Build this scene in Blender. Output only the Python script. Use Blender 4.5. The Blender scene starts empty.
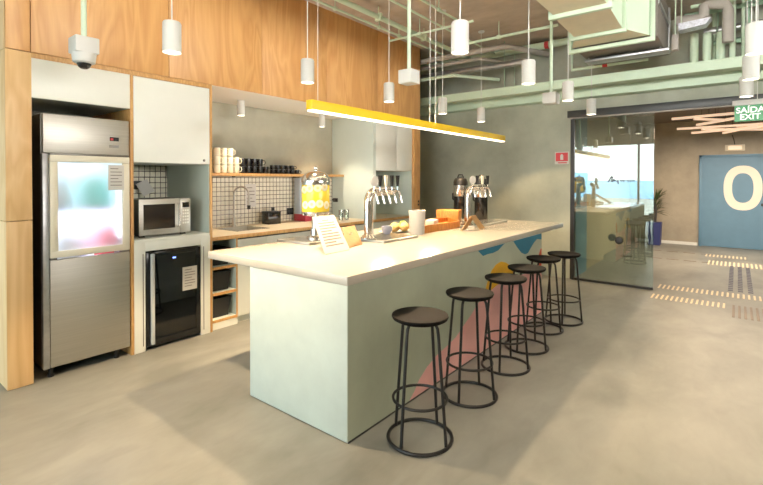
import bpy, bmesh, math, random
from mathutils import Vector, Matrix
R_ = random.Random(7)
scn = bpy.context.scene
COL = scn.collection

# ------------------------------------------------------------------ camera
H = 1.55
YAW, PITCH, ROLL, FPX, CY = 0.669365, -0.010991, 0.0010196, 449.2085, 184.2674
Fv = Vector((-math.sin(YAW) * math.cos(PITCH), math.cos(YAW) * math.cos(PITCH), math.sin(PITCH)))
Rv = Vector((math.cos(YAW), math.sin(YAW), 0))
Uv = Rv.cross(Fv)
R2 = Rv * math.cos(ROLL) + Uv * math.sin(ROLL)
U2 = -Rv * math.sin(ROLL) + Uv * math.cos(ROLL)
cam = bpy.data.cameras.new('camera')
camo = bpy.data.objects.new('camera', cam)
COL.objects.link(camo)
camo.matrix_world = Matrix(((R2.x, U2.x, -Fv.x, 0), (R2.y, U2.y, -Fv.y, 0), (R2.z, U2.z, -Fv.z, H), (0, 0, 0, 1)))
cam.sensor_width = 36
cam.lens = FPX / 763 * 36
cam.shift_y = (CY - 242.5) / 763
cam.clip_start = .05
scn.camera = camo


def at(u, v, **k):
    """world point where the line of sight through a measured photo point meets a known plane of the room"""
    d = Fv + R2 * ((u - 381.5) / FPX) - U2 * ((v - CY) / FPX)
    (a, val), = k.items()
    i = 'xyz'.index(a)
    t = (val - (0, 0, H)[i]) / d[i]
    return Vector((0, 0, H)) + d * t


# ------------------------------------------------------------------ materials
def lin(c):
    return tuple(((x / 255) / 12.92 if x / 255 <= .04045 else ((x / 255 + .055) / 1.055) ** 2.4) for x in c) + (1,)


def mat(name, c, rough=.5, metal=0, var=0, scale=4, bump=0, c2=None, emit=None, estr=0, coat=0, spec=.5, stretch=(1, 1, 1), detail=4):
    m = bpy.data.materials.new(name)
    m.use_nodes = True
    nt = m.node_tree
    b = nt.nodes['Principled BSDF']
    b.inputs['Roughness'].default_value = rough
    b.inputs['Metallic'].default_value = metal
    b.inputs['Specular IOR Level'].default_value = spec
    b.inputs['Coat Weight'].default_value = coat
    b.inputs['Base Color'].default_value = lin(c)
    if emit:
        b.inputs['Emission Color'].default_value = lin(emit)
        b.inputs['Emission Strength'].default_value = estr
    if var or c2 or bump:
        tc = nt.nodes.new('ShaderNodeTexCoord')
        mp = nt.nodes.new('ShaderNodeMapping')
        mp.inputs['Scale'].default_value = stretch
        nz = nt.nodes.new('ShaderNodeTexNoise')
        nz.inputs['Scale'].default_value = scale
        nz.inputs['Detail'].default_value = detail
        nz.inputs['Roughness'].default_value = .6
        nt.links.new(tc.outputs['Object'], mp.inputs[0])
        nt.links.new(mp.outputs[0], nz.inputs['Vector'])
        rp = nt.nodes.new('ShaderNodeValToRGB')
        rp.color_ramp.elements[0].position = .32
        rp.color_ramp.elements[1].position = .68
        lo = c2 if c2 else tuple(max(0, x * (1 - var)) for x in c)
        hi = c if c2 else tuple(min(255, x * (1 + var * .6)) for x in c)
        rp.color_ramp.elements[0].color = lin(lo)
        rp.color_ramp.elements[1].color = lin(hi)
        nt.links.new(nz.outputs['Fac'], rp.inputs[0])
        nt.links.new(rp.outputs[0], b.inputs['Base Color'])
        if bump:
            bp = nt.nodes.new('ShaderNodeBump')
            bp.inputs['Strength'].default_value = bump
            bp.inputs['Distance'].default_value = .01
            nt.links.new(nz.outputs['Fac'], bp.inputs['Height'])
            nt.links.new(bp.outputs[0], b.inputs['Normal'])
    return m


def wood_mat(name, base, dark, scale=1.0, rough=.45):
    m = bpy.data.materials.new(name)
    m.use_nodes = True
    nt = m.node_tree
    b = nt.nodes['Principled BSDF']
    b.inputs['Roughness'].default_value = rough
    tc = nt.nodes.new('ShaderNodeTexCoord')
    mp = nt.nodes.new('ShaderNodeMapping')
    mp.inputs['Scale'].default_value = (1.6 * scale, 1.6 * scale, .28 * scale)
    nt.links.new(tc.outputs['Object'], mp.inputs[0])
    n1 = nt.nodes.new('ShaderNodeTexNoise')
    n1.inputs['Scale'].default_value = 1.8
    n1.inputs['Detail'].default_value = 3
    n1.inputs['Distortion'].default_value = .7
    nt.links.new(mp.outputs[0], n1.inputs['Vector'])
    mul = nt.nodes.new('ShaderNodeMath')
    mul.operation = 'MULTIPLY'
    mul.inputs[1].default_value = 16
    nt.links.new(n1.outputs['Fac'], mul.inputs[0])
    pp = nt.nodes.new('ShaderNodeMath')
    pp.operation = 'PINGPONG'
    pp.inputs[1].default_value = 1
    nt.links.new(mul.outputs[0], pp.inputs[0])
    mp2 = nt.nodes.new('ShaderNodeMapping')
    mp2.inputs['Scale'].default_value = (60, 60, 2.5)
    nt.links.new(tc.outputs['Object'], mp2.inputs[0])
    n2 = nt.nodes.new('ShaderNodeTexNoise')
    n2.inputs['Scale'].default_value = 1
    n2.inputs['Detail'].default_value = 3
    nt.links.new(mp2.outputs[0], n2.inputs['Vector'])
    mx = nt.nodes.new('ShaderNodeMath')
    mx.operation = 'MULTIPLY_ADD'
    mx.inputs[1].default_value = .55
    nt.links.new(pp.outputs[0], mx.inputs[0])
    ml = nt.nodes.new('ShaderNodeMath')
    ml.operation = 'MULTIPLY'
    ml.inputs[1].default_value = .5
    nt.links.new(n2.outputs['Fac'], ml.inputs[0])
    nt.links.new(ml.outputs[0], mx.inputs[2])
    rp = nt.nodes.new('ShaderNodeValToRGB')
    rp.color_ramp.elements[0].color = lin(dark)
    rp.color_ramp.elements[1].color = lin(base)
    rp.color_ramp.elements[0].position = .1
    rp.color_ramp.elements[1].position = .8
    nt.links.new(mx.outputs[0], rp.inputs[0])
    nt.links.new(rp.outputs[0], b.inputs['Base Color'])
    return m


def thin_glass(name, tint=(235, 245, 240), refl=.06, rough=.0):
    m = bpy.data.materials.new(name)
    m.use_nodes = True
    nt = m.node_tree
    nt.nodes.clear()
    o = nt.nodes.new('ShaderNodeOutputMaterial')
    t = nt.nodes.new('ShaderNodeBsdfTransparent')
    t.inputs[0].default_value = lin(tint)
    g = nt.nodes.new('ShaderNodeBsdfGlossy')
    g.inputs['Roughness'].default_value = rough
    fr = nt.nodes.new('ShaderNodeFresnel')
    fr.inputs[0].default_value = 1.45
    ad = nt.nodes.new('ShaderNodeMath')
    ad.operation = 'ADD'
    ad.use_clamp = True
    ad.inputs[1].default_value = refl
    nt.links.new(fr.outputs[0], ad.inputs[0])
    mx = nt.nodes.new('ShaderNodeMixShader')
    nt.links.new(ad.outputs[0], mx.inputs[0])
    nt.links.new(t.outputs[0], mx.inputs[1])
    nt.links.new(g.outputs[0], mx.inputs[2])
    nt.links.new(mx.outputs[0], o.inputs[0])
    return m


def real_glass(name, c=(255, 255, 255), rough=0):
    m = mat(name, c, rough)
    b = m.node_tree.nodes['Principled BSDF']
    b.inputs['Transmission Weight'].default_value = 1
    b.inputs['IOR'].default_value = 1.4
    return m


def tile_mat(name):
    m = mat(name, (225, 222, 205), .25)
    nt = m.node_tree
    b = nt.nodes['Principled BSDF']
    tc = nt.nodes.new('ShaderNodeTexCoord')
    sp = nt.nodes.new('ShaderNodeSeparateXYZ')
    cb = nt.nodes.new('ShaderNodeCombineXYZ')
    nt.links.new(tc.outputs['Object'], sp.inputs[0])
    nt.links.new(sp.outputs[1], cb.inputs[0])
    nt.links.new(sp.outputs[2], cb.inputs[1])
    br = nt.nodes.new('ShaderNodeTexBrick')
    br.offset = 0
    br.inputs['Scale'].default_value = 1
    br.inputs['Brick Width'].default_value = .0575
    br.inputs['Row Height'].default_value = .058
    br.inputs['Mortar Size'].default_value = .003
    br.inputs['Mortar Smooth'].default_value = .1
    br.inputs['Color1'].default_value = lin((232, 228, 210))
    br.inputs['Color2'].default_value = lin((222, 219, 200))
    br.inputs['Mortar'].default_value = lin((24, 24, 24))
    nt.links.new(cb.outputs[0], br.inputs['Vector'])
    nt.links.new(br.outputs[0], b.inputs['Base Color'])
    return m


def floor_mat(name):
    m = mat(name, (186, 181, 166), .42)
    nt = m.node_tree
    b = nt.nodes['Principled BSDF']
    tc = nt.nodes.new('ShaderNodeTexCoord')
    n = []
    for sc, de, st in ((.55, 5, (1, 1, 1)), (2.2, 6, (1, .55, 1)), (14, 4, (1, .4, 1))):
        mp = nt.nodes.new('ShaderNodeMapping')
        mp.inputs['Scale'].default_value = st
        mp.inputs['Rotation'].default_value = (0, 0, .4)
        q = nt.nodes.new('ShaderNodeTexNoise')
        q.inputs['Scale'].default_value = sc
        q.inputs['Detail'].default_value = de
        q.inputs['Distortion'].default_value = .6
        nt.links.new(tc.outputs['Object'], mp.inputs[0])
        nt.links.new(mp.outputs[0], q.inputs['Vector'])
        n.append(q)
    a1 = nt.nodes.new('ShaderNodeMath'); a1.operation = 'MULTIPLY_ADD'; a1.inputs[1].default_value = .8
    nt.links.new(n[0].outputs['Fac'], a1.inputs[0])
    nt.links.new(n[1].outputs['Fac'], a1.inputs[2])
    a2 = nt.nodes.new('ShaderNodeMath'); a2.operation = 'MULTIPLY_ADD'; a2.inputs[1].default_value = .25
    nt.links.new(n[2].outputs['Fac'], a2.inputs[0])
    nt.links.new(a1.outputs[0], a2.inputs[2])
    rp = nt.nodes.new('ShaderNodeValToRGB')
    e = rp.color_ramp.elements
    e[0].position = 0.0; e[0].color = lin((110, 111, 105))
    e[1].position = 1.0; e[1].color = lin((147, 147, 140))
    a3 = nt.nodes.new('ShaderNodeMapRange'); a3.inputs[1].default_value = .75; a3.inputs[2].default_value = 1.3
    nt.links.new(a2.outputs[0], a3.inputs[0])
    nt.links.new(a3.outputs[0], rp.inputs[0])
    nt.links.new(rp.outputs[0], b.inputs['Base Color'])
    return m


M = {}
M['ply'] = wood_mat('plywood', (220, 168, 104), (200, 144, 82))
M['ply_light'] = wood_mat('plywood light', (236, 206, 158), (222, 186, 134))
M['ply_post'] = wood_mat('plywood post', (232, 194, 138), (216, 172, 114))
M['oak'] = wood_mat('oak edge', (216, 168, 104), (190, 140, 80), 4)
M['board'] = wood_mat('chopping board wood', (214, 142, 62), (178, 104, 36), 5)
M['kraft'] = mat('kraft sheet', (190, 150, 98), .7, var=.08, scale=20)
M['white'] = mat('warm white laminate', (238, 241, 232), .45, var=.015, scale=2)
M['soffit'] = mat('soffit paint', (236, 228, 212), .6)
M['mint'] = mat('pale mint laminate', (214, 226, 218), .5, var=.02, scale=2)
M['paint_white'] = mat('white paint', (236, 236, 230), .5)
M['concrete'] = mat('greenish concrete', (168, 173, 157), .8, var=.1, scale=1.6, bump=.05, detail=7)
M['concrete_niche'] = mat('olive concrete', (164, 163, 146), .8, var=.08, scale=1.6, detail=6)
M['ceil'] = mat('raw concrete ceiling', (184, 170, 154), .9, var=.09, scale=2.0, bump=.1, stretch=(1, 1.6, 1), detail=8)
M['floor'] = floor_mat('polished concrete')
M['tile'] = tile_mat('square tiles')
M['slab'] = mat('white quartz', (204, 197, 183), .16, var=.01, scale=8, coat=.3)
M['base_front'] = mat('mint plaster', (208, 219, 209), .7, var=.05, scale=2.2, detail=6)
M['base_side_shaded'] = mat('mint plaster shaded', (188, 201, 184), .7, var=.05, scale=2.2, detail=6)  # same mint as the end, the side's shade put into the colour
M['pink'] = mat('pink mural paint', (250, 192, 192), .7, var=.05, scale=3)
M['yellow_p'] = mat('yellow mural paint', (236, 182, 34), .7, var=.04, scale=3)
M['blue_p'] = mat('blue mural paint', (40, 128, 164), .7, var=.05, scale=3)
M['red_p'] = mat('red mural paint', (206, 74, 44), .7, var=.05, scale=3)
M['steel'] = mat('brushed steel', (192, 190, 182), .46, 1, var=.035, scale=3, stretch=(1, .4, 26))
M['steel_dark'] = mat('grey steel', (120, 118, 112), .4, 1)
M['chrome'] = mat('chrome', (228, 226, 222), .12, 1)
M['black'] = mat('black metal', (15, 15, 16), .45)
M['blackgloss'] = mat('gloss black', (16, 16, 17), .15)
M['seat'] = mat('dark stained seat', (11, 10, 9), .7, var=.12, scale=6, spec=.1)
M['cream'] = mat('cream plastic', (232, 226, 204), .4)
M['lampw'] = mat('white lamp metal', (212, 214, 210), .4)
M['yellow'] = mat('yellow lacquer', (246, 204, 24), .4)
M['green'] = mat('pale green paint', (204, 226, 200), .5, var=.02)
M['green_dk'] = mat('green steel paint', (158, 192, 166), .5, var=.03)
M['duct_floor_lit'] = mat('duct underside', (226, 216, 186), .6, var=.03)  # beige stands in for floor light on the green duct's underside
M['galv'] = mat('galvanised steel', (176, 178, 180), .35, .9, var=.1, scale=8)
M['greypipe'] = mat('grey pipe', (170, 164, 156), .6, var=.05)
M['darkgrey'] = mat('dark grey box', (112, 106, 98), .6, var=.05)
M['silver'] = mat('silver grey plastic', (188, 194, 196), .35)
M['foil'] = mat('foil wrap', (206, 210, 222), .3, .6, var=.15, scale=30, bump=.4)
M['charcoal'] = mat('charcoal aluminium', (52, 56, 58), .4)
M['bluedoor'] = mat('blue door paint', (92, 132, 160), .5, var=.03)
M['bluewall'] = mat('blue corridor paint', (110, 166, 194), .6, var=.03)
M['beigewall'] = mat('beige panel', (206, 188, 156), .6, var=.04, scale=2)
M['corr'] = mat('corridor concrete', (172, 162, 144), .8, var=.12, scale=1.5, detail=7)
M['corrceil'] = mat('corridor ceiling', (112, 100, 88), .9, var=.1, scale=2)
M['letter'] = mat('ivory lettering', (240, 232, 218), .6)
M['signgreen'] = mat('green sign acrylic', (14, 128, 66), .4, emit=(30, 150, 85), estr=.2)
M['signwhite'] = mat('white sign lettering', (250, 255, 250), .5, emit=(250, 255, 250), estr=.3)
M['red'] = mat('red sign', (206, 52, 58), .5)
M['paper'] = mat('white paper', (206, 204, 198), .8)
M['sheet'] = mat('menu sheet', (188, 185, 180), .8)
M['card'] = mat('tan card', (156, 118, 76), .7, var=.06, scale=20)
M['print'] = mat('grey print', (112, 106, 102), .8)
M['print_red'] = mat('red print', (200, 110, 100), .8)
M['emit'] = mat('lamp diffuser', (255, 250, 240), .5, emit=(255, 240, 214), estr=7)
M['emit_strip'] = mat('strip diffuser', (255, 250, 240), .5, emit=(255, 238, 208), estr=3.5)
M['emit_bar'] = mat('warm light bar', (250, 222, 196), .5, emit=(255, 214, 178), estr=.7)
M['glass_leaf'] = thin_glass('glass leaf', (224, 236, 230), .22)
M['pane'] = thin_glass('window pane', (246, 252, 250), .02)
M['dark_glass'] = thin_glass('smoked glass', (96, 96, 94), .03)
M['frost'] = real_glass('frosted glass', (246, 250, 255), .75)
M['clear'] = thin_glass('clear drink glass', (246, 250, 248), .10)
M['citrus'] = mat('citrus water', (252, 214, 44), .2, scale=9, c2=(232, 214, 84))
M['lemon'] = mat('lemon slice', (250, 232, 150), .5)
M['lemon_in'] = mat('lemon pith', (252, 246, 214), .5)
M['mug_black'] = mat('black glazed mug', (22, 22, 24), .18)
M['mug_cream'] = mat('cream mug', (236, 226, 198), .35)
M['poster'] = mat('grey blue box', (176, 190, 204), .5)
M['crimson'] = mat('crimson band', (178, 46, 66), .5)
M['bread'] = mat('bread crust', (226, 190, 120), .8, var=.12, scale=20)
M['lime'] = mat('lime green', (170, 196, 76), .5)
M['leaf'] = mat('dark green leaves', (66, 84, 44), .6, var=.2, scale=20)
M['slate'] = mat('slate vinyl', (52, 66, 84), .6)
M['navy'] = mat('navy planter', (38, 48, 110), .5)
M['teal'] = mat('teal pack', (120, 214, 196), .5)
M['redpack'] = mat('red pack', (230, 90, 100), .5)
M['bagw'] = mat('white bag', (240, 240, 244), .6)
M['bagl'] = mat('lilac grey bag', (190, 194, 214), .6)
M['fridge_in'] = mat('fridge liner', (226, 230, 238), .5)
M['milk'] = mat('blue milk carton', (70, 104, 170), .5, c2=(220, 226, 236), scale=16)
M['tac_pale'] = mat('pale tactile strip', (236, 216, 180), .5)
M['tac_dark'] = mat('dark tactile strip', (120, 102, 88), .5)
M['tac_blue'] = mat('blue grey tactile strip', (72, 74, 92), .5)
M['tower'] = mat('far tower facade', (150, 190, 220), .5, emit=(150, 190, 225), estr=2.2)
M['terrace'] = mat('terrace', (190, 186, 176), .8)
M['led'] = mat('display', (120, 150, 255), .4, emit=(120, 150, 255), estr=3)
M['dimgrey'] = mat('dim charcoal plastic', (58, 58, 58), .5)
M['jet'] = mat('jet interior', (30, 30, 32), .5)


# ------------------------------------------------------------------ mesh builder
class MB:
    def __init__(s):
        s.v = []; s.f = []; s.mi = []; s.cur = 0

    def add(s, vs, fs):
        o = len(s.v)
        s.v += [Vector(p) for p in vs]
        for f in fs:
            s.f.append([i + o for i in f]); s.mi.append(s.cur)
        return s

    def box(s, x0, x1, y0, y1, z0, z1, b=0):
        if x1 < x0: x0, x1 = x1, x0
        if y1 < y0: y0, y1 = y1, y0
        if z1 < z0: z0, z1 = z1, z0
        bm = bmesh.new()
        bmesh.ops.create_cube(bm, size=1)
        for w in bm.verts:
            w.co = Vector(((x0 + x1) / 2 + w.co.x * (x1 - x0), (y0 + y1) / 2 + w.co.y * (y1 - y0), (z0 + z1) / 2 + w.co.z * (z1 - z0)))
        if b:
            bmesh.ops.bevel(bm, geom=list(bm.edges), offset=b, segments=2, affect='EDGES', profile=.5)
        bm.verts.index_update()
        s.add([w.co.copy() for w in bm.verts], [[w.index for w in f.verts] for f in bm.faces])
        bm.free()
        return s

    def tube(s, path, r, n=10, closed=False, r_end=None):
        P = [Vector(p) for p in path]
        m = len(P)
        prev = None
        vs = []
        for i in range(m):
            a = P[(i - 1) % m] if (closed or i > 0) else P[i]
            b = P[(i + 1) % m] if (closed or i < m - 1) else P[i]
            t = (b - a).normalized()
            if prev is None:
                u = t.orthogonal().normalized()
            else:
                u = (prev - t * prev.dot(t)).normalized()
            prev = u
            w = t.cross(u)
            rr = r if r_end is None else r + (r_end - r) * i / (m - 1)
            for k in range(n):
                an = 2 * math.pi * k / n
                vs.append(P[i] + (u * math.cos(an) + w * math.sin(an)) * rr)
        fs = []
        for i in range(m if closed else m - 1):
            j = (i + 1) % m
            for k in range(n):
                l = (k + 1) % n
                fs.append([i * n + k, i * n + l, j * n + l, j * n + k])
        if not closed:
            fs.append(list(range(n))[::-1])
            fs.append([(m - 1) * n + k for k in range(n)])
        return s.add(vs, fs)

    def ring(s, c, R, r, N=40, n=8):
        return s.tube([(c[0] + R * math.cos(2 * math.pi * k / N), c[1] + R * math.sin(2 * math.pi * k / N), c[2]) for k in range(N)], r, n, True)

    def lathe(s, prof, c=(0, 0, 0), n=32):
        vs = []; fs = []
        m = len(prof)
        for r, z in prof:
            for k in range(n):
                a = 2 * math.pi * k / n
                vs.append((c[0] + max(r, 1e-4) * math.cos(a), c[1] + max(r, 1e-4) * math.sin(a), c[2] + z))
        for i in range(m - 1):
            for k in range(n):
                l = (k + 1) % n
                fs.append([i * n + k, i * n + l, (i + 1) * n + l, (i + 1) * n + k])
        fs.append(list(range(n))[::-1])
        fs.append([(m - 1) * n + k for k in range(n)])
        return s.add(vs, fs)

    def poly(s, pts):
        return s.add(pts, [list(range(len(pts)))])

    def prism(s, pts, d):
        d = Vector(d); n = len(pts)
        P = [Vector(p) for p in pts]
        return s.add(P + [p + d for p in P], [list(range(n))[::-1], [n + i for i in range(n)]] + [[i, (i + 1) % n, n + (i + 1) % n, n + i] for i in range(n)])

    def hexa(s, a, b):
        """eight corners: quad a then quad b"""
        return s.add(list(a) + list(b), [[3, 2, 1, 0], [4, 5, 6, 7], [0, 1, 5, 4], [1, 2, 6, 5], [2, 3, 7, 6], [3, 0, 4, 7]])

    def xf(s, Mx, start=0):
        for i in range(start, len(s.v)):
            s.v[i] = Mx @ s.v[i]
        return s


def rootloc(p):
    l = Vector((0, 0, 0))
    while p is not None:
        l += p.location
        p = p.parent
    return l


def obj(name, mb, m, parent=None, flat=False, local=False, label=None):
    """link the shape as ONE mesh object (shape given in world coordinates unless local)"""
    me = bpy.data.meshes.new(name)
    if parent is None:
        xs = [p.x for p in mb.v]; ys = [p.y for p in mb.v]; zs = [p.z for p in mb.v]
        loc = Vector(((min(xs) + max(xs)) / 2, (min(ys) + max(ys)) / 2, min(zs)))
        off = loc
    else:
        loc = Vector((0, 0, 0))
        off = Vector((0, 0, 0)) if local else rootloc(parent)
    me.from_pydata([tuple(p - off) for p in mb.v], [], mb.f)
    ms = m if isinstance(m, (list, tuple)) else [m]
    for q in ms: me.materials.append(q)
    me.polygons.foreach_set('material_index', mb.mi)
    bm = bmesh.new(); bm.from_mesh(me)
    bmesh.ops.recalc_face_normals(bm, faces=bm.faces)
    bm.to_mesh(me); bm.free()
    if not flat:
        me.polygons.foreach_set('use_smooth', [True] * len(me.polygons))
        me.set_sharp_from_angle(angle=math.radians(38))
    me.update()
    o = bpy.data.objects.new(name, me)
    COL.objects.link(o)
    o.location = loc
    o.parent = parent
    if label: o['label'] = label
    return o


def tag(o, label, cat, group=None):
    o['label'] = label; o['category'] = cat
    if group: o['group'] = group
    return o


def thing(name, label, cat, loc, group=None):
    o = bpy.data.objects.new(name, None)
    COL.objects.link(o)
    o.location = loc
    o.empty_display_size = .1
    return tag(o, label, cat, group)


def struct(name, mb, m, parent=None, **k):
    o = obj(name, mb, m, parent, **k)
    if parent is None: o['kind'] = 'structure'
    return o


def copy_tree(o, parent=None):
    c = o.copy()
    COL.objects.link(c)
    c.parent = parent
    for ch in list(o.children):
        copy_tree(ch, c)
    return c


ORD = 'first second third fourth fifth sixth seventh eighth ninth tenth eleventh twelfth thirteenth fourteenth fifteenth sixteenth seventeenth eighteenth nineteenth twentieth'.split()


def text_mb(s, size, org, ux, uz, depth=.002, bold=0):
    """mesh of a line of lettering: origin lower left, ux right, uz up"""
    cu = bpy.data.curves.new('lettering', 'FONT')
    cu.body = s; cu.size = size; cu.extrude = depth / 2; cu.offset = bold
    cu.align_x = 'CENTER'
    to = bpy.data.objects.new('lettering', cu)
    COL.objects.link(to)
    dg = bpy.context.evaluated_depsgraph_get(); dg.update()
    me = bpy.data.meshes.new_from_object(to.evaluated_get(dg))
    ux = Vector(ux); uz = Vector(uz); n = ux.cross(uz)
    mb = MB()
    mb.add([Vector(org) + ux * v.co.x + uz * v.co.y + n * v.co.z for v in me.vertices], [list(p.vertices) for p in me.polygons])
    bpy.data.objects.remove(to); bpy.data.curves.remove(cu); bpy.data.meshes.remove(me)
    return mb


# ================================================================== SETTING
XW = -4.16      # face of the plywood kitchen block
XB = -5.04      # tiled back of its niches
YB = 7.326      # concrete wall with the glass door
YC = 12.9       # corridor end wall
ZC = 3.737
ZK = 2.50       # underside of plywood bulkhead
Y0, Y1 = .865, 6.30
YF = -3.2       # window wall behind the camera

struct('floor', MB().box(-9, 6, YF - 1, 13.2, -.1, 0), M['floor'])
struct('ceiling', MB().box(-9, 6, YF - .2, YB + .2, ZC, ZC + .15), M['ceil'])
mb = MB()
mb.box(-9, -2.03, YB, YB + .15, 0, ZC)
mb.box(-2.03, 2.0, YB, YB + .15, 2.60, ZC)
mb.box(2.0, 6, YB, YB + .15, 0, ZC)
struct('wall_back', mb, M['concrete'])
struct('wall_right', MB().box(5.85, 6, YF, YB, 0, ZC), M['paint_white'])
struct('wall_left', MB().box(-9, -8.85, YF, YB, 0, ZC), M['concrete'])
# window wall behind the viewpoint: sill-less glazing with mullions and a head
mb = MB()
mb.box(-8.85, 5.85, YF - .2, YF, 2.78, ZC)
mb.box(-1.0, 5.85, YF - .2, YF, 0, 2.779)
for x in (-8.85, -6.7, -2.72, -1.06):
    mb.box(x, x + .06, YF - .15, YF - .03, 0, 2.78)
struct('wall_window_side', mb, M['paint_white'])
W = MB(); W.box(-8.85, -1.0, YF - .1, YF - .09, 0, 2.78)
struct('window_1', W, M['pane'])
# outside the window
struct('ground', MB().box(-40, 40, -60, YF - 1, -.6, -.1), M['terrace'])
mb = MB()
for i in range(9):
    x = -30 + i * 6.3
    mb.box(x, x + 5.6, -34, -30, -.1, 1.2 + (i * 37 % 5) * .25)
struct('distant_parapet', mb, M['tower'])

# plywood kitchen block
mb = MB()
seams = [Y0, at(30.5, 40, x=XW).y, at(169, 60, x=XW).y, at(262, 60, x=XW).y, at(327, 60, x=XW).y, 5.17, Y1]
for a, b in zip(seams, seams[1:]):
    mb.box(XW - .03, XW, a + .003, b - .003, ZK + .004, ZC, .001)
struct('wall_kitchen_bulkhead', mb, M['ply'])
mb = MB()
mb.box(XB - .1, XW - .031, Y0 + .03, Y1 - .03, ZK + .03, ZC)         # body behind the panels
struct('wall_kitchen_core', mb, M['darkgrey'])
mb = MB()
zs = [0, at(28, 220.5, x=XW).z, 2.5, ZC]
for a, b in zip(zs, zs[1:]):
    mb.box(XB - .1, XW - .031, Y0, Y0 + .03, a + .003, b - .003, .001)
struct('wall_kitchen_end', mb, M['ply_light'])
mb = MB()
for a, b in zip(zs[:2], zs[1:3]):
    mb.box(XW - .03, XW, Y0, 1.02, a + .003, b - .003, .001)
mb.box(XB - .1, XW - .031, 1.0, 1.02, 0, ZK)
struct('trim_1', mb, M['ply_post'])
mb = MB(); mb.box(XB - .1, XW, 6.12, Y1, 0, ZK, .002)
struct('trim_2', mb, M['ply'])
mb = MB(); mb.box(XW - .03, XW - .002, 1.02, 2.50, 2.462, ZK, .001)
struct('trim_3', mb, M['oak'])
mb = MB()
mb.box(XB - .12, XB, 1.02, 2.0, 0, ZK)
mb.box(XB - .12, XB, 2.0, 6.12, 0, .95)
mb.box(XB - .12, XB, 2.0, 6.12, 1.56, ZK + .03)
struct('wall_kitchen_back', mb, M['concrete_niche'])
struct('wall_tiled', MB().box(XB - .115, XB + .004, 1.76, 5.10, .93, 1.575), M['tile'])
struct('wall_tiled_upper', MB().box(XB - .115, XB + .004, 1.76, 2.46, 1.575, 1.72), M['tile'])
struct('ceiling_kitchen_niche', MB().box(XB, XW - .032, 1.02, 6.12, ZK, ZK + .03), M['soffit'])

# ------------------------------------------------------------------ corridor beyond the glass
mb = MB(); mb.box(-5, 5, YC, YC + .15, 0, 3.2); struct('wall_corridor_end', mb, M['corr'])
struct('baseboard_corridor', MB().box(-2.0, -.72, YC - .02, YC, 0, .07), M['paint_white'])
struct('ceiling_corridor', MB().box(-5, 5, YB + .15, YC + .1, 2.93, 3.0), M['corrceil'])
mb = MB(); mb.box(-2.6, -2.03, 8.16, 9.55, 0, 2.93); struct('wall_corridor_left', mb, M['beigewall'])
mb = MB(); mb.box(-2.6, -2.13, 9.55, YC, 0, 2.93); struct('wall_corridor_recess', mb, M['beigewall'])
mb = MB(); mb.box(-2.6, -2.0, YB + .15, 8.16, 0, 2.93); struct('wall_corridor_blue', mb, M['bluewall'])
struct('wall_corridor_right', MB().box(3.4, 3.5, YB + .15, YC, 0, 2.93), M['corr'])
# blue door with the big figure
D0 = at(699, 200, y=YC).x
mb = MB()
mb.box(D0, D0 + .06, YC - .06, YC, 0, 2.12, .004); mb.box(D0, 2.1, YC - .06, YC, 2.06, 2.12, .004); mb.box(2.04, 2.1, YC - .06, YC, 0, 2.12, .004)
struct('door_1', MB().box(D0 + .06, 2.04, YC - .035, YC, .01, 2.06), M['bluedoor'])
door = bpy.data.objects['door_1']
obj('door_frame', mb, M['bluedoor'], door)
c0 = at(742, 188, y=YC - .036); c0.x += .012
mb = MB(); N = 48
rx, rz = .34, .50
def sup(a, A, B, p=2.35):
    c, s = math.cos(a), math.sin(a)
    return A * math.copysign(abs(c) ** (2 / p), c), B * math.copysign(abs(s) ** (2 / p), s)
vs = []
for yy in (-.036, -.039):
    for A, B in ((rx, rz), (rx * .55, rz * .66)):
        for k in range(N):
            px, pz = sup(2 * math.pi * k / N, A, B)
            vs.append((c0.x + px, YC + yy, c0.z + pz))
fs = []
for k in range(N):
    l = (k + 1) % N
    fs += [[k, l, N + l, N + k], [2 * N + k, 2 * N + l, 3 * N + l, 3 * N + k], [k, l, 2 * N + l, 2 * N + k], [N + k, N + l, 3 * N + l, 3 * N + k]]
mb.add(vs, fs)
obj('door_figure', mb, M['letter'], door, label='large ivory figure 0 on the blue door')
h = at(763, 205, y=YC - .06)
mb = MB(); mb.tube([(h.x, YC - .035, h.z), (h.x, YC - .09, h.z), (h.x + .13, YC - .09, h.z)], .012); mb.box(h.x - .03, h.x + .03, YC - .045, YC - .034, h.z - .03, h.z + .03)
obj('door_handle', mb, M['black'], door)

# emergency light over the blue door
a = at(725, 145, y=YC - .05); b = at(745, 150.5, y=YC - .05)
t = thing('emergency_light', 'small white emergency light on the wall above the blue door', 'light', ((a.x + b.x) / 2, YC - .03, b.z))
obj('housing', MB().box(a.x, b.x, YC - .06, YC, b.z, a.z, .008), M['cream'], t)
obj('diffuser', MB().box(a.x + .06, b.x - .06, YC - .064, YC - .058, b.z + .03, a.z - .03), M['emit_bar'], t)
mb = MB(); mb.tube([((a.x + b.x) / 2, YC - .02, a.z - .01), ((a.x + b.x) / 2 - .02, YC - .02, a.z + .12), ((a.x + b.x) / 2 - .05, YC - .02, a.z + .22)], .008)
obj('cable', mb, M['black'], t)

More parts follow.
